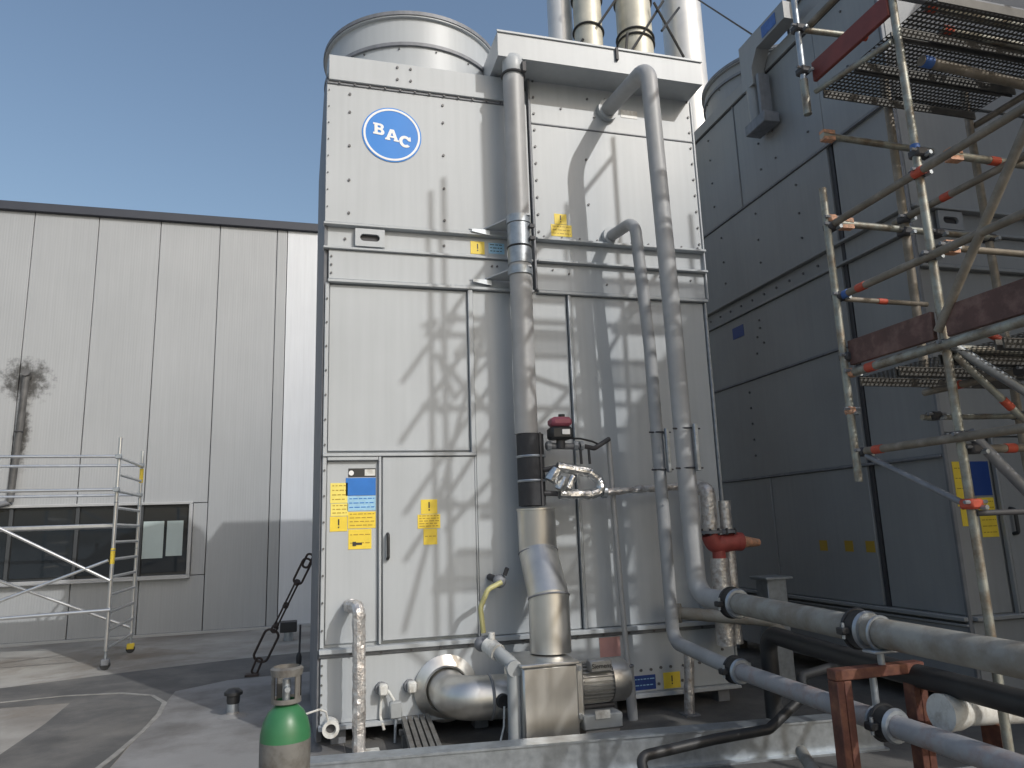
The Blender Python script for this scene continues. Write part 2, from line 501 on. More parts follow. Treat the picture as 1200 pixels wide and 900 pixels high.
G().tube([(-4.95, 14.40, 0.68), (-5.25, 14.40, 0.60), (-6.5, 14.40, 0.60)], 0.05, 12, 0.1).build('elbow', GALVD, dp)
# low duct boxes behind the units, seen through the gap
# ------------------------------------------------------------------ cooling tower in the middle
FY = 6.46
t1 = thing('cooling_tower', 'tall sunlit grey cooling tower with the round blue emblem and access door', 'cooling tower', (2.0, 7.5, GZ))
core = box('body_wall', PAINT, t1, 0.12, 3.95, FY + 0.05, 8.7, -1.52, 4.44, 0.01)
G().prism([(0.085, FY + 0.012, -1.66), (0.125, FY + 0.055, -1.66), (0.125, 8.7, -1.66), (0.035, 8.7, -1.66), (0.062, FY + 0.35, -1.66)], (0, 0, 5.95)).build('side_wall', GALVD, t1)
def panel(x0, x1, z0, z1, y=FY, m=PAINT, name='panel', th=0.04, p=t1, bev=0.005):
    return box(name, m, p, x0, x1, y, y + th, z0, z1, bev)
# fan section, upper left
panel(0.085, 2.075, 2.80, 4.25)
panel(0.10, 1.86, 4.235, 4.50, FY - 0.035, name='top_flange', th=0.06)
panel(0.085, 1.86, 4.205, 4.234, FY - 0.012, GALVD, 'flange_seam', 0.05)
# raised channel with lifting lug
panel(0.085, 2.075, 2.56, 2.77, FY + 0.045, name='channel_web', th=0.03)
for zz in (2.772, 2.538):
    panel(0.075, 2.075, zz, zz + 0.024, FY - 0.02, name='channel_lip', th=0.09)
def lug(x0, x1, z0, z1, y, parent, m=PAINT):
    g = G()
    cx, cz, hw, r = (x0 + x1) / 2, (z0 + z1) / 2, 0.055, 0.035
    slot = []
    for k in range(13): 
        a = -math.pi / 2 + math.pi * k / 12
        slot.append((cx + hw + r * math.cos(a), cz + r * math.sin(a)))
    for k in range(13):
        a = math.pi / 2 + math.pi * k / 12
        slot.append((cx - hw + r * math.cos(a), cz + r * math.sin(a)))
    out = []
    for (sx, sz) in slot:
        dx, dz = sx - cx, sz - cz
        k = min((x1 - cx) / abs(dx) if dx else 9e9, (z1 - cz) / abs(dz) if dz else 9e9)
        out.append((cx + dx * k, cz + dz * k))
    A = [g.bm.verts.new((a, y, b)) for a, b in slot]; B = [g.bm.verts.new((a, y, b)) for a, b in out]
    A2 = [g.bm.verts.new((a, y + 0.03, b)) for a, b in slot]; B2 = [g.bm.verts.new((a, y + 0.03, b)) for a, b in out]
    n = len(slot)
    for i in range(n):
        j = (i + 1) % n
        g.bm.faces.new((A[i], A[j], B[j], B[i])); g.bm.faces.new((A[i], A[j], A2[j], A2[i])); g.bm.faces.new((B[i], B[j], B2[j], B2[i]))
    o = g.build('lifting_lug', m, parent)
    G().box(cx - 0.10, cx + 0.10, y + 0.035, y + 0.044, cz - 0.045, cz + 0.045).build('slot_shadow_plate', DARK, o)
    return o
lug(0.36, 0.63, 2.563, 2.771, FY - 0.012, t1)
panel(0.125, 2.07, 2.255, 2.536, FY + 0.008)
panel(0.12, 2.07, 2.215, 2.245, FY - 0.03, name='header_strip', th=0.07)
# upper right casing
panel(2.115, 3.965, 4.05, 4.6)
panel(2.115, 3.965, 2.80, 4.035)
panel(2.085, 2.108, 2.25, 4.56, FY - 0.03, GALVD, 'corner_angle', 0.07)
panel(2.115, 3.975, 4.035, 4.05, FY - 0.008, GALVD, 'joint_strip')
panel(2.115, 3.985, 2.765, 2.79, FY - 0.05, name='channel_lip', th=0.09)
panel(2.115, 3.985, 2.56, 2.764, FY + 0.03, name='channel_web', th=0.03)
panel(2.115, 3.985, 2.535, 2.559, FY - 0.05, name='channel_lip', th=0.10)
panel(2.115, 3.96, 2.255, 2.533, FY + 0.006)
panel(2.115, 3.97, 2.215, 2.245, FY - 0.03, name='header_strip', th=0.07)
# lower casing
panel(0.14, 1.405, 0.685, 2.205, FY + 0.02)
panel(1.41, 1.455, 0.66, 2.213, FY - 0.02, name='frame_strip', th=0.07)
panel(0.10, 1.455, 0.635, 0.665, FY - 0.022, name='frame_strip', th=0.07)
panel(0.10, 0.135, -0.94, 2.214, FY - 0.005, name='frame_strip', th=0.05)
panel(0.14, 0.575, -0.92, 0.60, FY + 0.03)
panel(0.14, 0.575, 0.602, 0.634, FY - 0.012, name='frame_strip', th=0.06)
panel(0.578, 0.60, -0.94, 0.634, FY - 0.015, name='frame_strip', th=0.06)
door = panel(0.612, 1.435, -0.915, 0.628, FY - 0.006, name='access_door')
h = G().tube([(0.655, FY - 0.006, -0.035), (0.655, FY - 0.055, -0.045), (0.655, FY - 0.055, -0.235), (0.655, FY - 0.006, -0.245)], 0.014, 10, 0.02).build('handle', BLACK, door)
panel(1.46, 2.405, -0.94, 2.21, FY + 0.012)
panel(1.44, 1.456, -0.94, 0.633, FY + 0.004, name='frame_strip', m=PAINT)
panel(2.41, 2.428, -0.94, 2.213, FY - 0.03, GALV, 'frame_strip', 0.07)
panel(2.43, 2.45, -0.94, 2.213, FY - 0.012, name='frame_strip', th=0.07)
panel(2.455, 3.61, -0.94, 2.21, FY + 0.012)
panel(3.613, 3.63, -0.94, 2.213, FY - 0.015, name='frame_strip', th=0.07)
panel(3.635, 3.925, -0.94, 2.21, FY + 0.016)
panel(3.928, 3.955, -1.5, 2.213, FY - 0.012, GALV, 'corner_angle', 0.06)
panel(3.968, 3.99, 2.25, 4.53, FY - 0.012, name='corner_angle', th=0.06)
# basin
panel(0.095, 3.95, -0.985, -0.945, FY - 0.055, name='basin_lip', th=0.10)
panel(0.095, 3.945, -1.02, -0.987, FY - 0.01, GALVD, 'basin_seam', 0.05)
panel(0.11, 2.08, -1.53, -1.021, FY + 0.002, name='basin_panel')
panel(2.085, 3.94, -1.53, -1.021, FY + 0.002, name='basin_panel')
panel(0.10, 3.945, -1.57, -1.532, FY - 0.05, name='basin_flange', th=0.10)
for xx in (0.2, 1.4, 2.6, 3.75):
    box('support_leg', GALVD, t1, xx, xx + 0.12, FY + 0.05, FY + 0.2, GZ + 0.004, -1.53)
    box('support_leg', GALVD, t1, xx, xx + 0.12, 8.4, 8.55, GZ + 0.004, -1.53)
# top deck, hood and fan cowl
box('top_deck', PAINT, t1, 0.10, 1.9, FY + 0.03, 8.7, 4.44, 4.498)
hood = G()
hood.prism([(1.70, 6.13, 4.53), (1.70, 8.72, 4.53), (1.70, 8.72, 4.86), (1.70, 6.13, 4.80)], (2.245, 0, 0))
hood = hood.build('hood', PAINT, t1)
G().box(1.69, 3.955, 6.115, 6.129, 4.785, 4.81, 0.003).build('drip_edge', PAINT, hood)
G().box(2.95, 2.98, 6.10, 6.128, 4.66, 4.80, 0.003).build('clip', DARK, hood)
def cowl(cx, cy, z0, z1, r, parent, m=PAINT, ringz=None):
    prof = [(r + 0.02, z0), (r + 0.01, z0 + 0.14), (r, z0 + 0.34), (r, z1 - 0.05), (r + 0.03, z1 - 0.045), (r + 0.03, z1), (r - 0.02, z1), (r - 0.05, z1 - 0.1), (r - 0.05, z0)]
    o = G().lathe([(a, b) for a, b in prof], (cx, cy, 0), 72).build('fan_cowl', m, parent, ang=30)
    zr = ringz or z0 + 0.42
    rg = G().lathe([(r + 0.002, zr - 0.02), (r + 0.028, zr - 0.018), (r + 0.028, zr + 0.018), (r + 0.002, zr + 0.02)], (cx, cy, 0), 72).build('seam_ring', GALVD, o)
    rm = G().lathe([(r + 0.002, z1 - 0.03), (r + 0.04, z1 - 0.028), (r + 0.04, z1 + 0.012), (r - 0.01, z1 + 0.012)], (cx, cy, 0), 72).build('rim', GALVD, o)
    b = G()
    for k in range(16):
        a = 2 * math.pi * (k + 0.3) / 16
        d = Vector((math.cos(a), math.sin(a), 0))
        b.cyl(Vector((cx, cy, zr - 0.05)) + d * r, Vector((cx, cy, zr - 0.05)) + d * (r + 0.02), 0.009, 6)
    b.build('bolts', BOLT, o, kind='stuff')
    fan = G().cyl((cx, cy, z1 - 0.42), (cx, cy, z1 - 0.22), 0.14, 16)
    for k in range(6):
        a = 2 * math.pi * k / 6
        d = Vector((math.cos(a), math.sin(a), 0)); e = Vector((-d.y, d.x, 0))
        c = Vector((cx, cy, z1 - 0.32))
        fan.prism([c + d * 0.1 + e * 0.07 + Vector((0, 0, .03)), c + d * (r - 0.1) + e * 0.14 + Vector((0, 0, .04)), c + d * (r - 0.1) - e * 0.14 - Vector((0, 0, .04)), c + d * 0.1 - e * 0.07 - Vector((0, 0, .03))], (0, 0, 0.012))
    fan.build('fan', GALVD, o)
    return o
cowl(1.04, 7.44, 4.50, 5.13, 0.945, t1, ringz=4.78)
# bolts on the casing
g = G()
def bolt(x, z, y=FY, r=0.013, h=0.012):
    g.cyl((x, y + 0.002, z), (x, y - h, z), r, 6)
for z in (2.90, 3.23, 3.58, 3.93, 4.12):
    for x in (0.30, 1.20): bolt(x, z)
for x in (0.75, 0.88):
    for z in (4.32, 4.45): bolt(x, z, FY - 0.035)
for k in range(12): bolt(0.2 + k * 0.145, 4.22, FY - 0.012, 0.010)
for k in range(8): bolt(0.107, 2.95 + k * 0.17, FY, 0.006)
for x in (0.27, 1.2): bolt(x, 2.66, FY + 0.045)
for k in range(14): bolt(0.118, -0.8 + k * 0.22, FY - 0.005, 0.009)
for z in (2.31, 2.39, 2.47): bolt(0.15, z, FY + 0.008, 0.010)
for (x, z) in ((1.66, 2.47), (1.71, 2.47), (1.66, 2.34), (1.71, 2.34), (3.2, 2.47), (2.45, 2.44), (2.85, 2.35), (3.3, 2.42), (2.28, 2.47), (3.45, 2.47), (3.6, 2.3), (3.8, 2.45)): bolt(x, z, FY + 0.006, 0.011)
for k in range(10): bolt(2.15, 2.86 + k * 0.185); bolt(3.935, 2.86 + k * 0.185)
for k in range(10): bolt(2.2 + k * 0.19, 2.815, FY, 0.010)
for (x, z) in ((2.45, 4.25), (2.75, 4.4), (3.55, 4.4), (2.7, 3.7), (2.7, 3.2), (3.55, 3.7), (3.55, 3.2), (2.95, 4.42), (2.82, 4.2)): bolt(x, z)
for k in range(14): bolt(0.35 + k * 0.25, -1.005, FY - 0.01, 0.012)
for k in range(6): bolt(0.12, -1.45 + k * 0.075, FY + 0.002, 0.010)
for (x, z) in ((2.84, -1.33), (2.95, -1.34), (3.05, -1.34), (3.15, -1.33), (3.25, -1.33), (3.38, -1.33), (3.12, -1.47), (3.36, -1.46), (3.55, -1.18), (3.55, -1.25), (3.55, -1.32), (3.8, -1.22), (3.8, -1.32), (3.8, -1.42)): bolt(x, z, FY + 0.002, 0.014)
g.build('bolts', BOLT, t1, kind='stuff')
# emblem: blue disc, white ring, letters
em = G().lathe([(0, FY - 0.006), (0.285, FY - 0.006), (0.285, FY + 0.001)], (0.70, 0, 3.74), 64, 'Y').build('emblem', EMB, t1)
G().lathe([(0.252, FY - 0.006), (0.252, FY - 0.009), (0.272, FY - 0.009), (0.272, FY - 0.006)], (0.70, 0, 3.74), 64, 'Y').build('emblem_ring', WHITE, em)
def letter(loops, x, z, k, sh):
    """slab letter from outline loops (first the outside, then the holes)"""
    g = G(); es = []
    for lp in loops:
        v = [g.bm.verts.new((x + k * a + 0 * sh, FY - 0.0065, z + k * (b - 0.5) - sh * k * a)) for a, b in lp]
        es += [g.bm.edges.new((v[i], v[(i + 1) % len(v)])) for i in range(len(v))]
    fs = [f for f in bmesh.ops.triangle_fill(g.bm, use_beauty=True, edges=es)['geom'] if isinstance(f, bmesh.types.BMFace)]
    ex = bmesh.ops.extrude_face_region(g.bm, geom=fs)
    for v in ex['geom']:
        if isinstance(v, bmesh.types.BMVert): v.co.y -= 0.003
    return g.build('letter', WHITE, em, flat=True)
def arc(cx, cz, rx, rz, a0, a1, n=10):
    return [(cx + rx * math.cos(math.radians(a0 + (a1 - a0) * i / n)), cz + rz * math.sin(math.radians(a0 + (a1 - a0) * i / n))) for i in range(n + 1)]
LB = [[(-0.46, 0), (-0.46, 0.16), (-0.36, 0.16), (-0.36, 0.84), (-0.46, 0.84), (-0.46, 1.0)] + arc(0.12, 0.76, 0.27, 0.24, 90, -50) + arc(0.13, 0.28, 0.31, 0.28, 50, -90),
      [(-0.10, 0.62)] + arc(0.06, 0.72, 0.09, 0.10, -90, 90, 6) + [(-0.10, 0.82)], [(-0.10, 0.18)] + arc(0.08, 0.30, 0.10, 0.12, -90, 90, 6) + [(-0.10, 0.42)]]
LA = [[(-0.56, 0), (-0.56, 0.15), (-0.47, 0.15), (-0.16, 1.0), (0.16, 1.0), (0.47, 0.15), (0.56, 0.15), (0.56, 0), (0.14, 0), (0.14, 0.15), (0.20, 0.15), (0.17, 0.26), (-0.17, 0.26), (-0.20, 0.15), (-0.14, 0.15), (-0.14, 0)], [(-0.11, 0.42), (0.11, 0.42), (0.0, 0.76)]]
LC = [arc(0.02, 0.5, 0.50, 0.52, 48, 318, 22) + arc(0.02, 0.5, 0.24, 0.28, 310, 58, 18) + [(0.28, 0.60), (0.46, 0.60), (0.46, 0.98), (0.36, 0.98)]]
for lp, x, z in ((LB, 0.575, 3.785), (LA, 0.70, 3.735), (LC, 0.825, 3.68)):
    letter(lp, x, z, 0.118, 0.12)
bpy.context.view_layer.update()
# stickers
def sticker(name, m, x0, x1, z0, z1, y, lines=0, lm=OCHRE, mark=False, parent=t1):
    o = G().box(x0, x1, y - 0.004, y + 0.001, z0, z1).build(name, m, parent, flat=True)
    if lines or mark:
        gg = G()
        for k in range(lines):
            z = z1 - (z1 - z0) * (k + 0.7) / (lines + 0.4)
            xx = x0 + 0.015
            while xx < x1 - 0.02:
                w = random.uniform(0.015, 0.05)
                gg.box(xx, min(xx + w, x1 - 0.012), y - 0.0055, y - 0.003, z, z + 0.008); xx += w + 0.010
        if mark:
            cx, cz = (x0 + x1) / 2, (z0 + z1) / 2
            gg.box(cx - 0.006, cx + 0.006, y - 0.0055, y - 0.003, cz - 0.012, cz + 0.04); gg.box(cx - 0.006, cx + 0.006, y - 0.0055, y - 0.003, cz - 0.035, cz - 0.022)
        gg.build('print', lm if not mark else INK, o, flat=True, kind='stuff')
    return o
ys = FY + 0.03
sticker('warning_sticker', YELP, 0.17, 0.315, 0.24, 0.41, ys, 4)
sticker('warning_sticker', YELP, 0.175, 0.32, 0.13, 0.235, ys, 3)
sticker('warning_sticker', YEL, 0.17, 0.315, 0.0, 0.125, ys, 0, mark=True)
o = sticker('name_plate', INK, 0.32, 0.555, 0.46, 0.535, ys)
G().box(0.46, 0.55, ys - 0.006, ys - 0.003, 0.47, 0.525).build('plate_field', WHITEP, o); G().lathe([(0, ys - 0.006), (0.022, ys - 0.006), (0.022, ys)], (0.345, 0, 0.495), 16, 'Y').build('plate_roundel', WHITE, o)
sticker('information_sticker', BLU, 0.30, 0.555, 0.30, 0.452, ys, 0)
sticker('information_sticker', LBLU, 0.315, 0.555, 0.17, 0.295, ys, 3, BLU)
sticker('warning_sticker', YEL, 0.32, 0.555, 0.02, 0.16, ys, 4)
o = sticker('warning_sticker', YEL, 0.325, 0.52, -0.155, 0.012, ys, 2)
G().box(0.36, 0.44, ys - 0.006, ys - 0.003, -0.12, -0.10).build('arrow_mark', INK, o); G().box(0.36, 0.39, ys - 0.0065, ys - 0.003, -0.128, -0.092).build('arrow_mark', INK, o)
yd = FY - 0.006
sticker('warning_sticker', YEL, 0.945, 1.09, 0.125, 0.25, yd, 0, mark=True)
sticker('warning_sticker', YEL, 0.915, 1.115, 0.0, 0.12, yd, 5)
sticker('warning_sticker', YEL, 0.965, 1.085, -0.14, -0.005, yd, 1)
sticker('warning_sticker', YEL, 2.32, 2.45, 2.96, 3.07, FY, 0, mark=True)
sticker('warning_sticker', YEL, 2.28, 2.50, 2.83, 2.955, FY, 3)
sticker('warning_sticker', YEL, 1.46, 1.60, 2.60, 2.73, FY + 0.045, 0, mark=True)
sticker('information_sticker', LBLU, 1.64, 1.80, 2.615, 2.725, FY + 0.045, 3, INK)
sticker('serial_label', WHITEP, 3.13, 3.32, 4.24, 4.33, FY)
sticker('water_sticker', NAVY, 2.87, 3.09, -1.51, -1.385, FY + 0.002, 2, LBLU)
sticker('warning_sticker', YEL, 3.17, 3.34, -1.52, -1.38, FY + 0.002, 0, mark=True)
sticker('faded_sticker', PINK, 2.56, 2.76, -1.2, -1.03, FY + 0.002)

# ------------------------------------------------------------------ cooling tower on the right (shaded)
X2 = 5.35
t2 = thing('cooling_tower', 'large shaded grey cooling tower behind the pipe scaffold at the right', 'cooling tower', (7.3, 7.1, GZ))
box('body_wall', PAINT_SHADE, t2, X2 + 0.045, 9.3, 5.15, 9.3, -1.53, 5.5, 0.01)
def sp(y0, y1, z0, z1, x=X2, m=PAINT_SHADE, name='panel', th=0.04):
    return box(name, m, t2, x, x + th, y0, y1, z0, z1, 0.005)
ZS = [(-0.88, 0.46), (0.49, 1.69), (1.72, 2.56), (2.83, 3.92), (3.96, 5.38)]
for (a, b) in ZS:
    if a in (-0.88, 3.96):
        sp(7.67, 9.28, a, b); sp(6.06, 7.645, a, b)
        sp(7.648, 7.667, a, b, X2 - 0.015, name='joint_strip')
    else:
        sp(6.06, 9.28, a, b)
for (a, b) in ZS[:4]:
    sp(5.15, 5.985, a, b, X2 + 0.025)
sp(5.15, 6.057, 3.96, 5.38)
sp(6.0, 6.05, -0.9, 3.95, X2 + 0.02, DARK, 'corner_gap')
for z in (0.46, 1.69, 3.92):
    sp(5.14, 9.28, z + 0.003, z + 0.028, X2 - 0.02, GALVD, 'joint_strip')
for z in (2.565, 2.80):
    sp(5.12, 9.3, z, z + 0.026, X2 - 0.03, name='channel_lip', th=0.08)
sp(5.16, 9.28, 2.592, 2.798, X2 + 0.03, name='channel_web')
sp(5.15, 9.28, 5.40, 5.56, X2 - 0.03, name='top_flange')
sp(5.15, 9.28, 5.382, 5.399, X2 - 0.012, DARK, 'flange_seam')
sp(5.11, 9.3, -0.92, -0.885, X2 - 0.05, name='basin_lip', th=0.09)
sp(5.11, 9.3, -0.965, -0.945, X2 - 0.03, name='basin_lip', th=0.07)
sp(5.13, 9.28, -1.53, -0.97, name='basin_panel')
sp(5.105, 5.135, -1.53, 5.4, X2 - 0.01, GALVD, 'corner_angle')
def fp(x0, x1, z0, z1, y=5.11, m=PAINT_SHADE, name='panel', th=0.04):
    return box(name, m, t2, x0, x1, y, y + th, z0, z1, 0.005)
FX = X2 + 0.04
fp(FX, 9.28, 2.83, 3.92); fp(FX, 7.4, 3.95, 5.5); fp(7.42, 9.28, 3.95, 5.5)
for z in (2.565, 2.80): fp(FX, 9.3, z, z + 0.026, 5.07, name='channel_lip', th=0.09)
fp(FX, 9.28, 2.592, 2.798, 5.145, name='channel_web', th=0.03)
lug(5.66, 5.95, 2.595, 2.797, 5.085, t2, PAINT_SHADE)
fp(FX, 9.28, 2.26, 2.56); fp(FX, 9.28, 2.215, 2.25, 5.08, name='header_strip', th=0.06)
fp(FX, 6.75, 0.68, 2.2, 5.13); fp(6.76, 6.8, -0.9, 2.21, 5.095, name='frame_strip'); fp(6.81, 9.28, -0.88, 2.2, 5.125)
fp(FX, 6.75, 0.64, 0.67, 5.09, name='frame_strip')
fp(FX, 5.86, -0.88, 0.63, 5.14); fp(5.87, 5.895, -0.9, 0.635, 5.09, name='frame_strip')
d2 = fp(5.905, 6.74, -0.88, 0.63, 5.10, name='access_door')
G().tube([(5.96, 5.10, 0.0), (5.96, 5.05, -0.01), (5.96, 5.05, -0.21), (5.96, 5.10, -0.22)], 0.016, 10, 0.02).build('handle', BLACK, d2)
fp(FX, 9.28, -0.92, -0.885, 5.06, name='basin_lip', th=0.09); fp(FX, 9.28, -1.53, -0.93, 5.11, name='basin_panel')
sticker('information_sticker', NAVY, 5.64, 5.84, 0.12, 0.42, 5.14, 0, parent=t2)
sticker('warning_sticker', YEL, 5.66, 5.84, -0.24, 0.10, 5.14, 6, parent=t2)
sticker('warning_sticker', YEL, 5.44, 5.60, 0.03, 0.42, 5.14, 4, parent=t2)
sticker('warning_sticker', YEL, 5.46, 5.62, -0.14, 0.01, 5.14, 0, mark=True, parent=t2)
cowl(6.40, 8.15, 5.52, 6.14, 0.97, t2, PAINT_SHADE)
cowl(6.40, 6.15, 5.52, 6.14, 0.97, t2, PAINT_SHADE)
for xx in (5.5, 7.2, 9.0):
    box('support_leg', GALVD, t2, xx, xx + 0.12, 5.25, 5.4, GZ + 0.004, -1.53); box('support_leg', GALVD, t2, xx, xx + 0.12, 8.9, 9.05, GZ + 0.004, -1.53)
for yy in (6.83, 6.44, 6.14):                       # small faded stickers low on the side
    G().box(X2 - 0.004, X2 + 0.002, yy - 0.06, yy + 0.06, -0.38, -0.27).build('warning_sticker', OCHRE, t2, flat=True)
G().box(X2 - 0.004, X2 + 0.002, 7.9, 8.15, 2.30, 2.45).build('information_sticker', NAVY, t2, flat=True)
g = G()
def sb(y, z, r=0.013): g.cyl((X2 + 0.002, y, z), (X2 - 0.014, y, z), r, 6)
for z in (4.25, 4.6, 4.95, 5.25):
    for y in (9.0, 8.3, 7.2, 6.9, 6.3, 5.6): sb(y, z)
for z in (3.1, 3.4, 3.75):
    for y in (8.9, 8.2, 7.4, 6.6): sb(y, z)
for k in range(10): sb(6.4 + k * 0.25, 2.69, 0.015)
for (y, z) in ((7.55, 2.4), (7.55, 2.3), (7.62, 2.2), (7.5, 2.1), (7.66, 2.0)): sb(y, z)
for k in range(5): sb(7.9, 0.75 + k * 0.2)
g.build('bolts', BOLT, t2, kind='stuff')

mt = thing('junction_duct', 'grey hooked cable duct fixed high on the shaded tower side', 'cable duct', (5.2, 6.9, 4.6))
G().prism([(X2 - 0.22, 7.10, 5.5), (X2 - 0.22, 7.10, 5.82), (X2 - 0.22, 6.2, 5.82), (X2 - 0.22, 6.2, 5.60), (X2 - 0.22, 6.75, 5.60), (X2 - 0.22, 6.88, 5.42), (X2 - 0.22, 6.88, 5.2), (X2 - 0.22, 7.10, 5.2)], (0.18, 0, 0)).build('bracket_plate', PAINT_SHADE, mt)
G().tube([(X2 - 0.14, 7.0, 5.25), (X2 - 0.14, 6.98, 4.72)], 0.085, 16).build('duct_tube', PAINT_SHADE, mt)
G().box(X2 - 0.20, X2 - 0.045, 6.80, 6.85, 4.72, 5.3, 0.004).build('back_rail', GALVD, mt)
G().box(X2 - 0.25, X2 - 0.035, 6.70, 7.10, 4.60, 4.74, 0.01).build('end_box', GALVD, mt)
G().box(X2 - 0.226, X2 - 0.221, 6.35, 6.62, 5.63, 5.78).build('label_plate', BLUEP, mt)
tag(G().tube([(X2 + 0.1, 7.0, 5.9), (5.8, 9, 8.2), (6.5, 12, 12)], 0.012, 6).build('overhead_cable', BLACK), 'thin dark cable running up into the sky from the right tower', 'cable')

# unseen tower, added to shade the right-hand tower and the floor there
shade_tower = thing('cooling_tower', 'unseen grey tower block added outside the frame for shade', 'cooling tower', (8.9, 1.3, GZ))
box('body_wall', PAINT_SHADE, shade_tower, 6.9, 10.9, -0.6, 3.3, -1.53, 6.6, 0.01)
box('basin_lip', PAINT_SHADE, shade_tower, 6.86, 10.94, -0.64, 3.34, -0.98, -0.94)
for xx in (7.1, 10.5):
    for yy in (-0.5, 3.0): box('support_leg', GALVD, shade_tower, xx, xx + 0.12, yy, yy + 0.12, GZ + 0.008, -1.53)
cowl(8.9, 0.4, 6.6, 7.2, 0.97, shade_tower, PAINT_SHADE); cowl(8.9, 2.3, 6.6, 7.2, 0.97, shade_tower, PAINT_SHADE)

# ------------------------------------------------------------------ flues behind
def flue(x, y, r, top, m, label, straps=()):
    f = thing('flue_stack', label, 'flue', (x, y, GZ), 'flue stacks rising behind the tower')
    G().cyl((x, y, GZ), (x, y, top), r, 32).build('pipe', m, f)
    for z in (3.2, 5.8):
        G().lathe([(r, z - 0.03), (r + 0.012, z - 0.025), (r + 0.012, z + 0.025), (r, z + 0.03)], (x, y, 0), 32).build('joint_band', GALV, f)
    for z in straps:
        G().ring((x, y, z), (0.12, 0.1, 1), r + 0.015, 0.018, 32, 6).build('strap', BLACK, f)
    return f
flue(3.86, 10.0, 0.205, 13, FLUE, 'slim silver flue, leftmost of the four behind the hood')
flue(4.18, 9.6, 0.225, 13, GOLD, 'brownish flue with black strap, second from the left behind the hood', (7.72, 8.3))
flue(5.0, 9.6, 0.285, 13, GOLD, 'wide weathered flue with black straps, third behind the hood', (7.62, 7.72, 8.4))
flue(6.14, 10.0, 0.34, 13, FLUE, 'widest bright silver flue at the right end of the hood')
br = thing('flue_bracing', 'black diagonal cables and rods tied between the flue stacks', 'bracing', (4.5, 9.3, 6))
for a, b in (((3.62, 9.65, 6.75), (4.0, 9.4, 7.45)), ((3.66, 9.62, 6.9), (4.0, 9.4, 7.05)), ((4.4, 9.35, 6.7), (5.4, 9.3, 8.3)), ((4.62, 9.3, 6.95), (4.72, 9.3, 7.6)), ((5.2, 9.25, 8.2), (5.75, 9.4, 7.4)), ((5.3, 9.25, 7.7), (5.8, 9.5, 8.4)), ((4.25, 9.32, 7.7), (4.7, 9.3, 8.4))):
    G().tube([a, b], 0.022, 6).build('rod', BLACK, br)

# ------------------------------------------------------------------ pipes on the front
def coupling(parent, c, axis, r, m=BLACK, m2=GALV):
    c = Vector(c); d = Vector(axis).normalized()
    o = G().cyl(c - d * 0.045, c + d * 0.045, r + 0.03, 28).build('coupling', m, parent)
    G().ring(c - d * 0.035, d, r + 0.03, 0.012, 28, 6).build('coupling_rim', m, o)
    G().ring(c + d * 0.05, d, r + 0.012, 0.02, 28, 6).build('clamp_ring', m2, o)
    side = d.cross(Vector((0, 0, 1))).normalized()
    for s in (-1, 1):
        p = c + side * s * (r + 0.05)
        G().box(p.x - 0.03, p.x + 0.03, p.y - 0.03, p.y + 0.03, p.z - 0.02, p.z + 0.02, 0.006).build('clamp_ear', m, o)
        G().cyl(p - Vector((0, 0, .045)), p + Vector((0, 0, .045)), 0.01, 8).build('bolt', m2, o)
    return o
# large pipe: hood height down to the coupling, then towards the viewer
pa = thing('large_pipe', 'larger grey process pipe bending out below the hood and down the front', 'pipe', (3.08, 5.62, -0.6))
G().tube([(2.96, FY - 0.01, 4.28), (3.04, 5.62, 4.27), (3.09, 5.62, 1.8), (3.12, 5.62, -0.63), (3.15, 5.16, -0.64)], 0.079, 24, 0.17, 10).build('pipe', PIPE, pa)
G().cyl((2.965, 6.40, 4.28), (2.962, 6.458, 4.28), 0.115, 24).build('flange', PAINT, pa)
coupling(pa, (3.15, 5.12, -0.64), (0, -1, 0), 0.079)
G().tube([(3.15, 5.08, -0.64), (3.15, 3.80, -0.67)], 0.079, 24).build('pipe', PIPEOLD, pa)
coupling(pa, (3.15, 3.77, -0.67), (0, -1, 0), 0.079)
G().tube([(3.15, 3.73, -0.67), (3.15, 0.2, -0.72)], 0.082, 24).build('pipe', PIPEOLD, pa)
# smaller pipe
pb = thing('small_pipe', 'narrower grey process pipe with the low gooseneck beside the large pipe', 'pipe', (3.05, 6.02, -1))
G().tube([(2.905, FY - 0.01, 2.86), (2.985, 6.02, 2.86), (3.05, 6.02, 1.6), (3.075, 6.02, -1.04), (3.05, 5.05, -1.10)], 0.057, 22, 0.13, 10).build('pipe', PIPE, pb)
G().cyl((2.912, 6.41, 2.86), (2.906, 6.458, 2.86), 0.09, 24).build('flange', PAINT, pb)
coupling(pb, (3.05, 5.0, -1.10), (0, -1, 0), 0.06)
G().tube([(3.05, 4.96, -1.10), (3.05, 3.56, -1.125)], 0.06, 22).build('pipe', PIPEWORN, pb)
coupling(pb, (3.05, 3.53, -1.125), (0, -1, 0), 0.06)
G().tube([(3.05, 3.49, -1.125), (3.05, 0.2, -1.15)], 0.06, 22).build('pipe', PIPEWORN, pb)
# clamp rails on both pipes
for (x, y, r, z, lab) in ((3.075, 6.02, 0.057, 0.62, 'galvanised strut clamped to the narrower grey pipe'), (3.125, 5.62, 0.079, 0.60, 'galvanised strut clamped to the larger grey pipe')):
    cl = thing('pipe_strut', lab, 'strut', (x, y, z - 0.2), 'struts clamped to the two grey pipes')
    G().box(x + 0.02, x + 0.06, y - r - 0.045, y - r - 0.004, z - 0.20, z + 0.20, 0.006).build('rail', GALV, cl)
    for dz in (-0.17, 0.17):
        G().ring((x, y, z + dz), (0, 0, 1), r + 0.006, 0.008, 24, 6).build('clamp', DARK, cl)
        G().cyl((x - r - 0.05, y - 0.03, z + dz), (x + r + 0.05, y - 0.03, z + dz), 0.008, 6).build('clamp_bolt', DARK, cl)
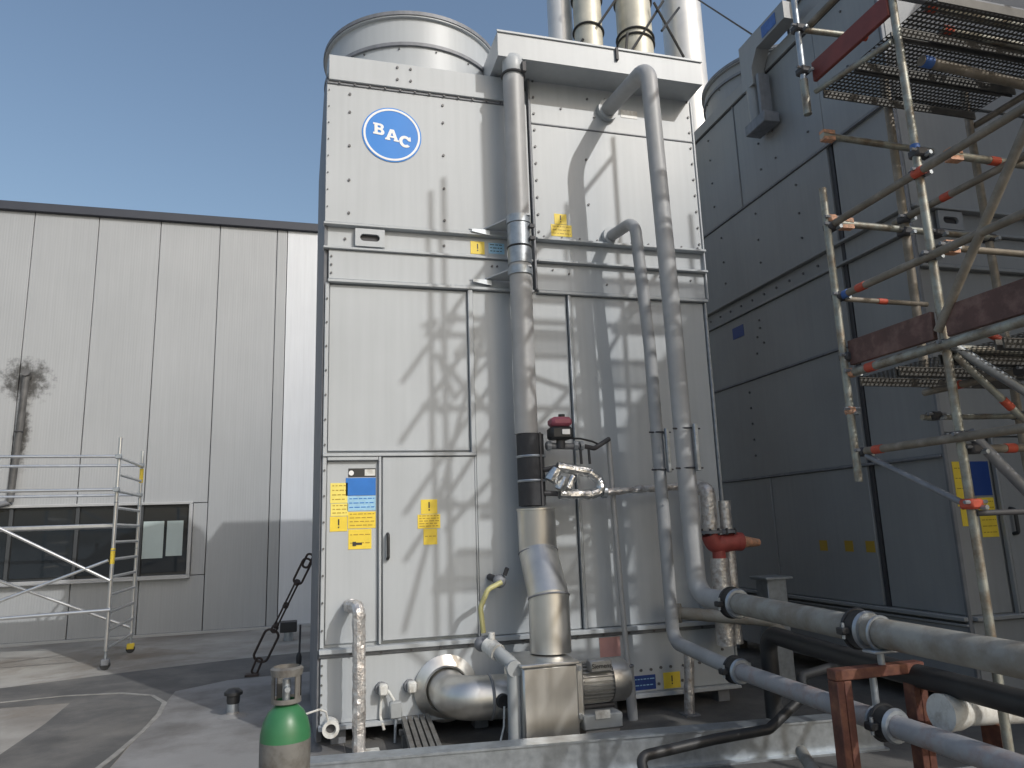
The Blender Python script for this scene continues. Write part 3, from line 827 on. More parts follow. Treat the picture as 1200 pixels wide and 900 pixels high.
# tall riser with cap, insulation bands and stainless lower duct
pr = thing('riser_pipe', 'tall grey capped riser with black insulation and stainless duct below', 'pipe', (1.89, 6.2, -1.0))
RX, RY = 1.885, 6.2
G().cyl((RX - 0.02, RY, 4.34), (RX - 0.02, RY, 0.80), 0.104, 32).build('pipe', PIPE, pr)
c = G().lathe([(0.001, 4.60), (0.05, 4.595), (0.088, 4.57), (0.105, 4.52), (0.105, 4.36), (0.09, 4.34)], (RX - 0.02, RY, 0), 32).build('cap', PAINT, pr)
G().ring((RX - 0.02, RY, 4.37), (0, 0, 1), 0.11, 0.014, 32, 6).build('cap_clamp', DARK, c)
G().box(RX + 0.04, RX + 0.085, RY - 0.125, RY - 0.085, 4.36, 4.47, 0.006).build('cap_clasp', DARK, c)
for zc in (2.83, 2.32):
    bk = G().prism([(1.44, FY - 0.01, zc), (1.58, FY - 0.02, zc), (RX - 0.05, RY - 0.11, zc + 0.03), (RX + 0.06, RY - 0.11, zc + 0.03), (RX + 0.12, FY - 0.02, zc)], (0, 0, 0.014)).build('bracket', PAINT, pr)
    G().prism([(1.46, FY - 0.035, zc - 0.004), (1.64, FY - 0.035, zc - 0.004), (1.64, FY - 0.035, zc - 0.06), (1.46, FY - 0.035, zc - 0.03)], (0, 0.02, 0)).build('bracket_web', GALV, bk)
    G().lathe([(0.105, zc - 0.03), (0.118, zc - 0.03), (0.118, zc + 0.045), (0.105, zc + 0.045)], (RX - 0.02, RY, 0), 32).build('pipe_collar', GALV, bk)
for z0, z1 in ((2.57, 2.79), (2.40, 2.555)):
    G().lathe([(0.104, z0), (0.113, z0), (0.113, z1), (0.104, z1)], (RX - 0.02, RY, 0), 32).build('sleeve', GALV, pr)
G().ring((RX - 0.02, RY, 2.565), (0, 0, 1), 0.112, 0.010, 32, 6).build('coupling_gap', BLACK, pr)
for z in (2.75, 2.63):
    G().box(RX + 0.05, RX + 0.10, RY - 0.125, RY - 0.085, z - 0.02, z + 0.02, 0.005).build('coupling_ear', DARK, pr)
for k, (z0, z1) in enumerate(((0.60, 0.80), (0.385, 0.59), (0.16, 0.375))):
    G().lathe([(0.10, z0), (0.122, z0 + 0.006), (0.122, z1 - 0.006), (0.10, z1)], (RX + 0.01, RY, 0), 32).build('insulation_band', BLACKI, pr)
for z in (0.595, 0.38):
    G().ring((RX + 0.01, RY, z), (0, 0, 1), 0.122, 0.012, 32, 6).build('band_strap', GALV, pr)
G().box(RX + 0.06, RX + 0.075, RY - 0.125, RY - 0.11, 0.16, 0.8).build('insulation_zip', DARK, pr)
SR = 0.168
G().tube([(1.925, 6.2, 0.135), (1.93, 6.2, -0.235), (1.90, 5.86, -0.585), (1.895, 5.85, -1.01)], SR, 40).build('steel_duct', STEEL, pr, ang=12)
for c, a in (((1.93, 6.2, -0.235), (0, -0.3, -1)), ((1.90, 5.86, -0.585), (0, -0.3, -1))):
    G().ring(c, a, SR, 0.008, 40, 6).build('weld_seam', GALVD, pr)
G().lathe([(SR, 0.12), (SR + 0.004, 0.125), (SR + 0.004, 0.14), (SR - 0.06, 0.145)], (1.925, 6.2, 0), 40).build('duct_collar', STEEL, pr)

# pump box and motor
pm = thing('pump_unit', 'stainless pump box with finned motor in front of the tower', 'pump', (1.75, 5.6, GZ))
G().box(1.545, 1.975, 5.46, 6.02, -1.62, -1.045, 0.012).build('pump_box', STEEL, pm)
G().box(1.53, 1.99, 5.445, 6.035, -1.043, -1.018, 0.006).build('lid', STEEL, pm)
G().box(1.98, 2.07, 5.60, 5.95, -1.50, -1.06, 0.01).build('mounting_plate', STEEL, pm)
for z in (-1.10, -1.45):
    G().cyl((2.03, 5.57, z), (2.03, 5.60, z), 0.02, 8).build('bolt', GALV, pm)
mo = G().cyl((2.07, 5.75, -1.24), (2.34, 5.75, -1.24), 0.135, 32).build('motor_body', MOTOR, pm)
g = G()
for k in range(30):
    a = 2 * math.pi * k / 30
    d = Vector((0, math.cos(a), math.sin(a))); e = Vector((0, -d.z, d.y)) * 0.004
    p = Vector((2.08, 5.75, -1.24))
    g.prism([p + d * 0.13 + e, p + d * 0.158 + e, p + d * 0.158 - e, p + d * 0.13 - e], (0.25, 0, 0))
g.build('cooling_fins', MOTOR, mo)
G().lathe([(0.165, 2.33), (0.165, 2.44), (0.14, 2.485), (0.06, 2.50), (0.001, 2.50)], (0, 5.75, -1.24), 32, 'X').build('fan_cover', STEEL, mo)
G().box(2.12, 2.30, 5.56, 5.66, -1.14, -1.05, 0.01).build('terminal_box', MOTOR, mo)
text_mesh('motor_lettering', 'Siemens', 0.05, INK, mo, (2.21, 5.556, -1.095))
G().box(2.04, 2.36, 5.55, 5.92, -1.55, -1.44, 0.01).build('base_block', GREY2, pm)
G().box(2.06, 2.34, 5.57, 5.90, -1.69, -1.55, 0.01).build('base_block', CONC, pm)
G().box(2.13, 2.25, 5.535, 5.549, -1.47, -1.41).build('rating_label', WHITEP, pm)
G().cyl((2.05, 5.72, -1.42), (2.36, 5.72, -1.42), 0.02, 8).build('foot_rail', DARK, pm)

# stainless suction elbow
se = thing('stainless_elbow', 'brushed stainless elbow with round flange on the basin', 'pipe elbow', (1.2, 6.2, -1.35))
G().lathe([(0.02, FY - 0.002), (0.265, FY - 0.002), (0.27, FY - 0.03), (0.215, FY - 0.06), (0.19, FY - 0.07), (0.18, FY - 0.1)], (1.14, 0, -1.33), 48, 'Y').build('flange', STEEL, se)
G().tube([(1.14, FY - 0.05, -1.33), (1.15, 6.0, -1.33), (1.545, 5.95, -1.33)], 0.165, 36, 0.2, 9).build('elbow', STEEL, se)
G().lathe([(0.166, 1.395), (0.172, 1.40), (0.172, 1.415), (0.166, 1.42)], (0, 5.965, -1.33), 36, 'X').build('weld_seam', GALVD, se)
G().lathe([(0.0, 5.76), (0.05, 5.755), (0.055, 5.80), (0.05, 5.82)], (1.47, 0, -1.33), 20, 'Y').build('drain_valve', BLACK, se)
G().tube([(1.47, 5.75, -1.36), (1.46, 5.74, -1.5), (1.40, 5.72, -1.68)], 0.008, 6, 0.05).build('drain_cord', WHITEP, se)

# grey plastic pipe with valve
pv = thing('drain_pipe', 'grey plastic drain pipe with valve left of the pump box', 'pipe', (1.5, 5.62, GZ))
G().tube([(1.50, 5.58, GZ + 0.006), (1.51, 5.58, -1.04), (1.43, 5.75, -0.96), (1.38, 5.95, -0.93)], 0.052, 18, 0.06).build('pipe', GREY2, pv)
G().cyl((1.505, 5.53, -1.055), (1.505, 5.60, -1.055), 0.06, 18).build('pipe_plug', GREY2, pv)
G().cyl((1.43, 5.74, -0.965), (1.38, 5.86, -0.92), 0.066, 18).build('valve_body', WHITEP, pv)
G().cyl((1.40, 5.82, -0.90), (1.40, 5.82, -0.82), 0.028, 10).build('valve_stem', WHITEP, pv)
G().sphere((1.345, 5.93, -0.92), 0.06, 14, 8).build('valve_handle', GALVD, pv)
tag(G().tube([(1.40, 6.1, -0.86), (1.38, 6.1, -0.66), (1.45, 6.12, -0.52), (1.58, 6.16, -0.47)], 0.022, 10, 0.08).build('garden_hose', HOSE), 'short yellowish hose curving up beside the stainless duct', 'hose')
bx = thing('cable_gland_cluster', 'small dark cable gland cluster left of the stainless duct', 'gland', (1.62, 6.3, -0.5))
G().sphere((1.60, 6.30, -0.47), 0.06, 12, 8, (1, 0.8, 1)).build('gland_body', GALVD, bx)
G().cyl((1.60, 6.3, -0.47), (1.55, 6.458, -0.44), 0.03, 10).build('gland_stub', DARK, bx)
G().cyl((1.64, 6.27, -0.42), (1.66, 6.25, -0.36), 0.02, 8).build('gland_nut', DARK, bx)

# thin conduit
tc_ = thing('thin_conduit', 'thin grey conduit rising beside the pump to the red actuator', 'conduit', (2.75, 6.25, GZ))
G().tube([(2.75, 6.25, GZ + 0.006), (2.71, 6.25, -0.67), (2.675, 6.25, 0.745)], 0.024, 12).build('pipe', PIPE, tc_)
G().cyl((2.75, 6.25, GZ + 0.006), (2.735, 6.25, -1.25), 0.045, 14).build('sleeve', PIPE, tc_)
G().ring((2.735, 6.25, -1.25), (0, 0, 1), 0.04, 0.012).build('clip', GALVD, tc_)
# electric actuator on its branch
ac = thing('valve_actuator', 'black electric valve actuator with dull red cover on the branch pipe', 'actuator', (2.15, 6.1, 0.65))
G().box(2.045, 2.245, 6.02, 6.18, 0.735, 0.85, 0.02).build('housing', BLACK, ac)
G().box(2.055, 2.245, 6.015, 6.185, 0.852, 0.935, 0.025).build('cover', PINKC, ac)
G().cyl((2.17, 6.1, 0.93), (2.17, 6.1, 0.965), 0.03, 12).build('knob', BLACK, ac)
G().box(2.14, 2.21, 6.008, 6.02, 0.775, 0.82).build('label', WHITE, ac)
G().cyl((2.15, 6.1, 0.66), (2.15, 6.1, 0.735), 0.04, 12).build('valve_stem', DARK, ac)
G().cyl((2.02, 6.13, 0.685), (2.33, 6.13, 0.68), 0.03, 12).build('valve_body', GALVD, ac)
for xx in (2.03, 2.28, 2.34):
    G().cyl((xx, 6.13, 0.685), (xx + 0.035, 6.13, 0.685), 0.042, 8).build('union_nut', GALV, ac)
G().tube([(2.34, 6.13, 0.69), (2.48, 6.13, 0.66), (2.66, 6.2, 0.755)], 0.022, 10, 0.05).build('branch_pipe', DARK, ac)
G().tube([(2.22, 6.1, 0.75), (2.32, 6.05, 0.74), (2.44, 6.08, 0.72), (2.5, 6.1, 0.70)], 0.009, 6, 0.05).build('cable', BLACK, ac)
for xx in (2.345, 2.425):
    G().tube([(xx, 6.13, 0.66), (xx + 0.005, 6.13, 0.52)], 0.013, 8).build('drop_pipe', DARK, ac)
# foil wrapped loop and long foil pipe
fl = thing('foil_wrapped_loop', 'shiny foil-wrapped pipe loop beside the black insulation', 'insulated pipe', (2.3, 6.1, 0.25))
G().tube([(2.10, 6.08, 0.50), (2.40, 6.08, 0.44), (2.50, 6.08, 0.36), (2.50, 6.08, 0.27), (2.40, 6.08, 0.245), (2.11, 6.08, 0.255)], 0.043, 12, 0.06, 5, 0.10, 0.03).build('foil_pipe', FOIL, fl, ang=14)
for (x, z, r) in ((2.05, 0.42, 0.055), (2.13, 0.34, 0.045), (2.21, 0.355, 0.035)):
    G().tube([(x - 0.03, 6.05, z - 0.05), (x + 0.03, 6.05, z + 0.05)], r, 10, 0, 5, 0.12, 0.03).build('foil_knuckle', FOIL, fl)
G().cyl((1.98, 6.12, 0.47), (2.1, 6.1, 0.49), 0.022, 8).build('branch_stub', DARK, fl)
G().cyl((1.98, 6.12, 0.27), (2.1, 6.1, 0.26), 0.022, 8).build('branch_stub', DARK, fl)
G().cyl((2.52, 6.1, 0.26), (2.56, 6.1, 0.26), 0.05, 8).build('union_nut', GALV, fl)
lf = thing('foil_wrapped_pipe', 'long level foil-wrapped pipe running behind the two grey pipes', 'insulated pipe', (3.0, 6.2, 0.25))
G().tube([(2.55, 6.15, 0.265), (2.98, 6.22, 0.29), (3.4, 6.27, 0.31), (3.58, 6.28, 0.31)], 0.032, 10, 0, 5, 0.16, 0.04).build('foil_pipe', FOILD, lf, ang=14)

# relief valve assembly on the right edge
rv = thing('relief_valve', 'red relief valve with tapered outlet between foil-wrapped pipes', 'relief valve', (3.65, 6.1, -0.4))
G().tube([(3.57, 6.1, -0.10), (3.575, 6.1, 0.26), (3.56, 6.30, 0.31)], 0.07, 14, 0.06, 6, 0.05, 0.05).build('foil_pipe', FOILD, rv)
G().tube([(3.74, 6.1, -0.10), (3.74, 6.1, 0.16)], 0.055, 14, 0, 6, 0.05, 0.05).build('foil_pipe', FOILD, rv)
b_ = G().tube([(3.56, 6.1, -0.14), (3.60, 6.1, -0.24), (3.84, 6.1, -0.215)], 0.082, 16, 0.05, 5).build('valve_body', RED, rv)
for (x, r) in ((3.57, 0.10), (3.74, 0.09)):
    G().cyl((x, 6.1, -0.135), (x, 6.1, -0.11), r, 20).build('flange', GALVD, b_)
    for k in range(6):
        a = k * math.pi / 3
        G().cyl((x + 0.085 * math.cos(a), 6.1 + 0.085 * math.sin(a), -0.15), (x + 0.085 * math.cos(a), 6.1 + 0.085 * math.sin(a), -0.09), 0.011, 6).build('bolt', DARK, b_)
G().cyl((3.82, 6.1, -0.215), (3.88, 6.1, -0.22), 0.085, 18).build('outlet_flange', RED, b_)
G().cyl((3.88, 6.1, -0.22), (4.07, 6.1, -0.235), 0.06, 16, 0.032).build('outlet_cone', WEDGE, b_)
G().cyl((3.64, 6.1, -0.36), (3.64, 6.1, -0.28), 0.06, 14).build('lower_flange', RED, b_)
G().tube([(3.64, 6.1, -0.36), (3.635, 6.1, -1.12)], 0.085, 16, 0, 6, 0.04, 0.06).build('foil_pipe', FOILD, rv)
G().tube([(3.77, 6.14, -0.20), (3.765, 6.14, -1.12)], 0.06, 14, 0, 6, 0.04, 0.06).build('foil_pipe', FOILD, rv)
sg = thing('stub_header', 'short dull header pipe crossing behind the coupling near the basin', 'pipe', (3.6, 6.1, -0.9))
G().tube([(3.25, 6.2, -0.83), (3.60, 5.95, -0.86), (3.95, 5.85, -0.90), (4.05, 5.85, -1.02)], 0.055, 14, 0.06).build('pipe', PIPEOLD, sg)
G().cyl((3.24, 6.21, -0.83), (3.26, 6.195, -0.83), 0.085, 16).build('flange', PIPEOLD, sg)
fpz = thing('foil_standpipe', 'dirty foil-wrapped standpipe below the small pipe elbow', 'insulated pipe', (3.3, 6.2, GZ))
G().tube([(3.27, 6.2, GZ + 0.006), (3.31, 6.2, -1.18)], 0.045, 12, 0, 5, 0.07, 0.05).build('foil_pipe', FOILD, fpz)
G().box(3.2, 3.34, 6.13, 6.27, GZ + 0.006, GZ + 0.02).build('foot_plate', GALVD, fpz)

# foil wrapped pipe, lower left
fw = thing('foil_standpipe', 'crinkled foil-wrapped standpipe at the lower left of the tower', 'insulated pipe', (0.4, 6.15, GZ))
G().tube([(0.33, FY - 0.06, -0.61), (0.35, 6.28, -0.60), (0.395, 6.15, -0.60), (0.40, 6.15, -1.0), (0.402, 6.15, GZ + 0.03)], 0.052, 12, 0.06, 6, 0.10, 0.035).build('foil_pipe', FOILD, fw, ang=14)
G().cyl((0.33, FY - 0.07, -0.61), (0.33, FY - 0.01, -0.61), 0.05, 12).build('wall_stub', GALVD, fw)
G().box(0.37, 0.56, 6.04, 6.2, GZ + 0.006, GZ + 0.03, 0.004).build('foot_plate', WHITEP, fw)
dr = thing('drain_stub', 'short white drain stub with open end at the tower corner', 'pipe', (0.19, 6.3, -1.52))
G().lathe([(0.001, 6.22), (0.035, 6.22), (0.04, 6.17), (0.065, 6.17), (0.065, 6.30), (0.04, 6.32), (0.04, 6.45)], (0.19, 0, -1.50), 20, 'Y').build('pipe', WHITEP, dr)
G().lathe([(0.001, 6.215), (0.034, 6.215)], (0.19, 0, -1.50), 16, 'Y').build('bore', DARK, dr)
G().tube([(0.17, 6.2, -1.44), (0.15, 6.15, -1.36), (0.10, 6.1, -1.33), (-0.05, 5.9, -1.32)], 0.008, 6, 0.03).build('cord', WHITEP, dr)
for x, lab in ((0.60, 'white knob on the basin nearest the foil standpipe'), (0.835, 'white knob on the basin nearest the stainless flange')):
    k = thing('basin_plug', lab, 'plug', (x, 6.44, -1.3), 'white plugs on the basin')
    G().cyl((x, FY + 0.002, -1.29), (x + 0.005, FY - 0.045, -1.285), 0.055, 10).build('collar', GALVD, k)
    G().box(x - 0.025, x + 0.045, FY - 0.12, FY - 0.046, -1.33, -1.24, 0.012).build('plug_head', WHITEP, k)
jb = thing('junction_box', 'small grey junction box with cable loop under the basin plugs', 'junction box', (0.7, 6.38, -1.5))
G().box(0.66, 0.76, 6.33, 6.40, -1.51, -1.38, 0.01).build('box', GREY2, jb)
G().tube([(0.70, 6.37, -1.38), (0.64, 6.42, -1.28), (0.60, 6.44, -1.36), (0.59, 6.44, -1.5), (0.62, 6.4, -1.60)], 0.012, 8, 0.05).build('cable', WHITEP, jb)
G().tube([(0.71, 6.36, -1.51), (0.70, 6.34, GZ + 0.01)], 0.012, 8).build('post', GALV, jb)
gt = thing('slatted_grate', 'small grey five-bar grate leaning on the beam', 'grate', (0.86, 5.8, GZ))
for k in range(5):
    x = 0.755 + k * 0.048
    G().prism([(x, 6.36, -1.50), (x + 0.034, 6.36, -1.50), (x + 0.034, 6.36, -1.55), (x, 6.36, -1.55)], (-0.035, -0.98, -0.05)).build('bar', CYLG, gt)
for y, z in ((6.2, -1.565), (5.5, -1.605)):
    G().box(0.72, 0.99, y, y + 0.04, z - 0.04, z, 0.004).build('cross_bar', CYLG, gt)
G().box(0.74, 0.78, 6.15, 6.25, GZ + 0.006, -1.60).build('foot', CYLG, gt); G().box(0.92, 0.96, 6.15, 6.25, GZ + 0.006, -1.60).build('foot', CYLG, gt)
# galvanised beam along the front
bm_ = thing('steel_beam', 'long galvanised steel beam lying across the foreground', 'beam', (1.8, 5.1, GZ))
def rotbox(name, m, parent, a, b, w0, w1, z0, z1):
    """box along a to b in plan, from w0 to w1 across it"""
    a = Vector((*a, 0)); b = Vector((*b, 0)); d = (b - a).normalized(); n = Vector((-d.y, d.x, 0))
    q = [a + n * w0, b + n * w0, b + n * w1, a + n * w1]
    return G().prism([(v.x, v.y, z0) for v in q], (0, 0, z1 - z0)).build(name, m, parent)
BA, BB = (0.0, 5.255), (4.1, 4.81)
rotbox('top_flange', GALV, bm_, BA, BB, 0.0, 0.16, -1.482, -1.468)
rotbox('web', GALV, bm_, BA, BB, 0.012, 0.024, -1.68, -1.482)
rotbox('bottom_flange', GALV, bm_, BA, BB, -0.05, 0.16, -1.694, -1.68)
# ------------------------------------------------------------------ right foreground: pipe stand, hoses, post
sf = thing('pipe_stand', 'rusty red steel stand carrying the two process pipes', 'pipe stand', (3.08, 3.62, GZ))
for x0 in (2.79, 3.29):
    G().box(x0, x0 + 0.045, 3.58, 3.66, GZ + 0.006, -0.90, 0.004).build('post', BROWN, sf)
    G().box(x0 + 0.052, x0 + 0.10, 3.585, 3.66, GZ + 0.006, -0.90, 0.004).build('post', BROWN, sf)
G().box(2.79, 3.39, 3.585, 3.66, -0.898, -0.84, 0.005).build('top_rail', BROWN, sf)
for (x, z0, z1) in ((3.13, -0.84, -0.77), (3.06, -1.06, -0.90)):
    G().cyl((x, 3.62, z0), (x, 3.62, z1), 0.02, 10).build('hanger_rod', GALV, sf)
G().ring((3.05, 3.62, -1.125), (0, 1, 0), 0.068, 0.01, 24, 6).build('pipe_clamp', GALV, sf)
G().ring((3.15, 3.62, -0.675), (0, 1, 0), 0.092, 0.01, 24, 6).build('pipe_clamp', GALV, sf)
G().box(3.05, 3.24, 3.57, 3.67, -0.775, -0.758, 0.004).build('saddle_plate', GALV, sf)
tag(G().tube([(3.37, 5.06, GZ + 0.006), (3.37, 5.06, -0.87), (3.34, 4.2, -0.90), (3.33, 0.3, -0.98)], 0.065, 16, 0.12).build('black_pipe', BLACK), 'thick black pipe running just below the larger grey pipe', 'pipe')
tag(G().tube([(2.05, 4.4, GZ + 0.01), (2.05, 4.6, -1.47), (2.6, 4.62, -1.43), (3.02, 4.62, -1.41), (3.38, 4.72, -1.26), (3.48, 4.85, -1.15), (3.9, 4.95, -1.12)], 0.034, 12, 0.07, 6).build('black_hose', BLACK), 'black hose with sharp bends looping over the steel beam', 'hose')
wp = thing('white_pipe_end', 'white capped plastic pipe end lying at the lower right', 'pipe', (3.5, 3.4, -1.1))
G().cyl((3.24, 3.36, -1.05), (3.33, 3.36, -1.055), 0.096, 28, 0.09).build('cap', WHITEP, wp)
G().cyl((3.33, 3.36, -1.055), (3.40, 3.36, -1.06), 0.09, 28, 0.07).build('reducer', WHITEP, wp)
G().cyl((3.40, 3.36, -1.06), (3.9, 3.36, -1.09), 0.07, 24).build('pipe', WHITEP, wp)
G().box(3.55, 3.62, 3.30, 3.42, GZ + 0.006, -1.13).build('prop', BROWN, wp)
po = thing('post_stub', 'pale square steel post with end plate behind the pipes', 'post', (4.5, 6.6, GZ))
G().box(4.42, 4.64, 6.55, 6.75, GZ + 0.006, -0.62, 0.006).build('post', GALV, po)
G().box(4.38, 4.69, 6.50, 6.80, -0.62, -0.595, 0.004).build('end_plate', GALV, po)
tag(G().tube([(2.75, 3.6, GZ + 0.12), (3.1, 4.4, -1.5)], 0.04, 14).build('loose_pipe', PIPEOLD), 'loose dull pipe lying on the floor behind the rusty stand', 'pipe')
fb = thing('floor_channel', 'grey steel channel lying on the floor right of the long beam', 'channel', (3.9, 4.3, GZ))
rotbox('web', GALVD, fb, (2.0, 4.25), (4.9, 4.0), 0, 0.10, GZ + 0.008, GZ + 0.02)
rotbox('flange', GALVD, fb, (2.0, 4.25), (4.9, 4.0), 0, 0.012, GZ + 0.02, GZ + 0.09)

# ------------------------------------------------------------------ gas cylinder, roof stubs, chain
gc = thing('gas_cylinder', 'grey gas cylinder with green shoulder standing in front of the tower', 'gas cylinder', (-0.08, 3.2, GZ))
cx, cy = -0.075, 3.2
G().lathe([(0.001, GZ + 0.006), (0.088, GZ + 0.006), (0.0965, GZ + 0.03), (0.0965, -0.79)], (cx, cy, 0), 40).build('body', CYLG, gc)
G().lathe([(0.0967, -0.792), (0.095, -0.765), (0.086, -0.725), (0.068, -0.69), (0.045, -0.668), (0.034, -0.66), (0.034, -0.645)], (cx, cy, 0), 40).build('shoulder', GREEN, gc)
vg = G()
vg.lathe([(0.036, -0.665), (0.058, -0.657), (0.058, -0.64), (0.054, -0.64), (0.054, -0.652)], (cx, cy, 0), 28)
for a0 in (0.2, 1.8, 3.3, 5.35):
    vg.lathe([(0.058, -0.64), (0.058, -0.555), (0.053, -0.555), (0.053, -0.64)], (cx, cy, 0), 6, 'Z', a0, a0 + 0.5)
vg.lathe([(0.060, -0.556), (0.064, -0.53), (0.052, -0.522), (0.050, -0.55)], (cx, cy, 0), 28)
vg.build('valve_guard', CYLG, gc)
v_ = G().cyl((cx, cy, -0.65), (cx, cy, -0.57), 0.016, 12).build('valve', GALV, gc)
G().cyl((cx + 0.005, cy - 0.04, -0.605), (cx, cy + 0.03, -0.605), 0.011, 10).build('valve_outlet', GALV, v_)
st = thing('roof_vent', 'short roof vent pipe with black mushroom cap', 'vent', (-0.67, 7.85, GZ))
G().cyl((-0.67, 7.85, GZ), (-0.67, 7.85, -1.55), 0.055, 18).build('pipe', GALV, st)
G().lathe([(0.001, -1.44), (0.05, -1.445), (0.085, -1.475), (0.085, -1.50), (0.062, -1.505), (0.06, -1.56), (0.055, -1.58)], (-0.67, 7.85, 0), 20).build('cap', BLACK, st)
G().lathe([(0.14, GZ + 0.006), (0.06, GZ + 0.03), (0.056, GZ + 0.05)], (-0.67, 7.85, 0), 20).build('flashing', PALER, st)
st = thing('roof_vent', 'tiny far roof vent with square black cap near the building', 'vent', (-0.29, 12.8, GZ))
G().cyl((-0.29, 12.8, GZ), (-0.29, 12.8, -1.56), 0.07, 14).build('pipe', GALV, st)
G().box(-0.42, -0.16, 12.67, 12.93, -1.56, -1.40, 0.01).build('cap', BLACK, st)
ps = thing('marker_post', 'thin dark marker post beside the tower corner', 'post', (-0.07, 9.6, GZ))
G().cyl((-0.09, 9.6, GZ), (-0.08, 9.6, -1.10), 0.012, 8).build('stake', DARK, ps)
G().sphere((-0.09, 9.6, -1.5), 0.05, 10, 8, (0.7, 0.5, 1.8)).build('tag', BLACK, ps)
ch = thing('tie_down_chain', 'dark tie-down chain with turnbuckle from roof anchor to the tower', 'chain', (-0.65, 10.2, GZ))
P0, P1 = Vector((-0.62, 9.9, -1.64)), Vector((0.0, 8.9, -0.30))
dd = (P1 - P0)
def oval(p, q, w, r, name):
    p = Vector(p); q = Vector(q); d = (q - p); s = Vector((1, 0, 0.2)).cross(d).normalized() if False else d.cross(Vector((0, 1, 0))).normalized()
    pts = []
    L_ = d.length
    for k in range(9):
        a = math.pi * k / 8
        pts.append(p + d.normalized() * (w - w * math.sin(a)) + s * (w * math.cos(a)))
    for k in range(9):
        a = math.pi * k / 8
        pts.append(q - d.normalized() * (w - w * math.sin(a)) - s * (w * math.cos(a)))
    pts.append(pts[0])
    return G().tube(pts, r, 8).build(name, RUSTY, ch)
G().box(P0.x - 0.10, P0.x + 0.06, P0.y - 0.07, P0.y + 0.07, GZ, GZ + 0.03, 0.004).build('anchor_plate', RUSTY, ch)
oval(P0 + Vector((0, 0, -0.03)), P0 + dd * 0.12, 0.035, 0.014, 'shackle')
oval(P0 + dd * 0.09, P0 + dd * 0.38, 0.085, 0.015, 'ring_link')
oval(P0 + dd * 0.36, P0 + dd * 0.42, 0.03, 0.012, 'shackle')
for s in (-0.018, 0.018):
    n_ = dd.cross(Vector((0, 1, 0))).normalized() * s
    G().tube([P0 + dd * 0.42 + n_, P0 + dd * 0.80 + n_], 0.011, 8).build('turnbuckle_rod', RUSTY, ch)
for f_ in (0.42, 0.60, 0.80):
    G().cyl(P0 + dd * (f_ - 0.012), P0 + dd * (f_ + 0.012), 0.035, 10).build('turnbuckle_nut', RUSTY, ch)
oval(P0 + dd * 0.79, P0 + dd * 1.0, 0.05, 0.013, 'ring_link')
oval(P0 + dd * 0.93, P0 + dd * 1.04, 0.035, 0.013, 'ring_link')

# ------------------------------------------------------------------ aluminium mobile scaffold at the left
ms = thing('mobile_scaffold', 'low aluminium rolling scaffold tower in front of the strip window', 'scaffold', (-3.5, 12, GZ))
YN, YF = 11.25, 12.70
for xf in (-2.58, -4.95):
    for y, top in ((YN, 1.40), (YF, 1.36)):
        G().cyl((xf, y, -1.46), (xf, y, top), 0.026, 14).build('standard', ALU, ms)
        leg = G().cyl((xf, y, -1.62), (xf, y, -1.42), 0.018, 10).build('adjustable_leg', GALV, ms)
        G().box(xf - 0.05, xf + 0.05, y - 0.04, y + 0.04, -1.645, -1.56, 0.01).build('caster_fork', YEL if y == YF else GALVD, leg)
        G().cyl((xf, y - 0.025, -1.64), (xf, y + 0.025, -1.64), 0.06, 16).build('caster_wheel', BLACK, leg)
        for z in (0.35, 1.0):
            G().ring((xf, y, z - 0.5), (0, 0, 1), 0.027, 0.006, 16, 6).build('collar', GALV, ms)
    z = 1.12
    while z > -1.45:
        G().cyl((xf, YN, z), (xf, YF, z), 0.021, 12).build('rung', ALU, ms); z -= 0.232
    G().cyl((xf, YN, -0.33), (xf, YN, -0.12), 0.029, 14).build('yellow_label', YEL, ms)
    G().cyl((xf, YF, 0.86), (xf, YF, 1.08), 0.029, 14).build('yellow_label', YEL, ms)
for y in (YN, YF):
    for z in (1.14, 0.68):
        G().cyl((-4.99, y - 0.045, z), (-2.55, y - 0.045, z - 0.01), 0.021, 12).build('guard_rail', ALU, ms)
        G().box(-2.62, -2.54, y - 0.075, y - 0.015, z - 0.04, z + 0.02, 0.005).build('rail_claw', GALV, ms)
G().cyl((-4.95, YN - 0.05, 0.74), (-2.58, YN - 0.05, -0.55), 0.021, 12).build('brace', ALU, ms)
G().cyl((-4.95, YN - 0.05, -1.15), (-2.62, YN - 0.05, -0.28), 0.021, 12).build('brace', ALU, ms)
G().cyl((-4.95, YF + 0.05, -0.32), (-2.58, YF + 0.05, -1.35), 0.021, 12).build('brace', ALU, ms)
G().cyl((-4.99, YN - 0.045, -0.99), (-2.55, YN - 0.045, -0.93), 0.024, 12).build('ledger', ALU, ms)
for y in (11.5, 12.1):
    G().box(-4.95, -2.58, y, y + 0.5, 0.16, 0.215, 0.01).build('platform', ALU, ms)

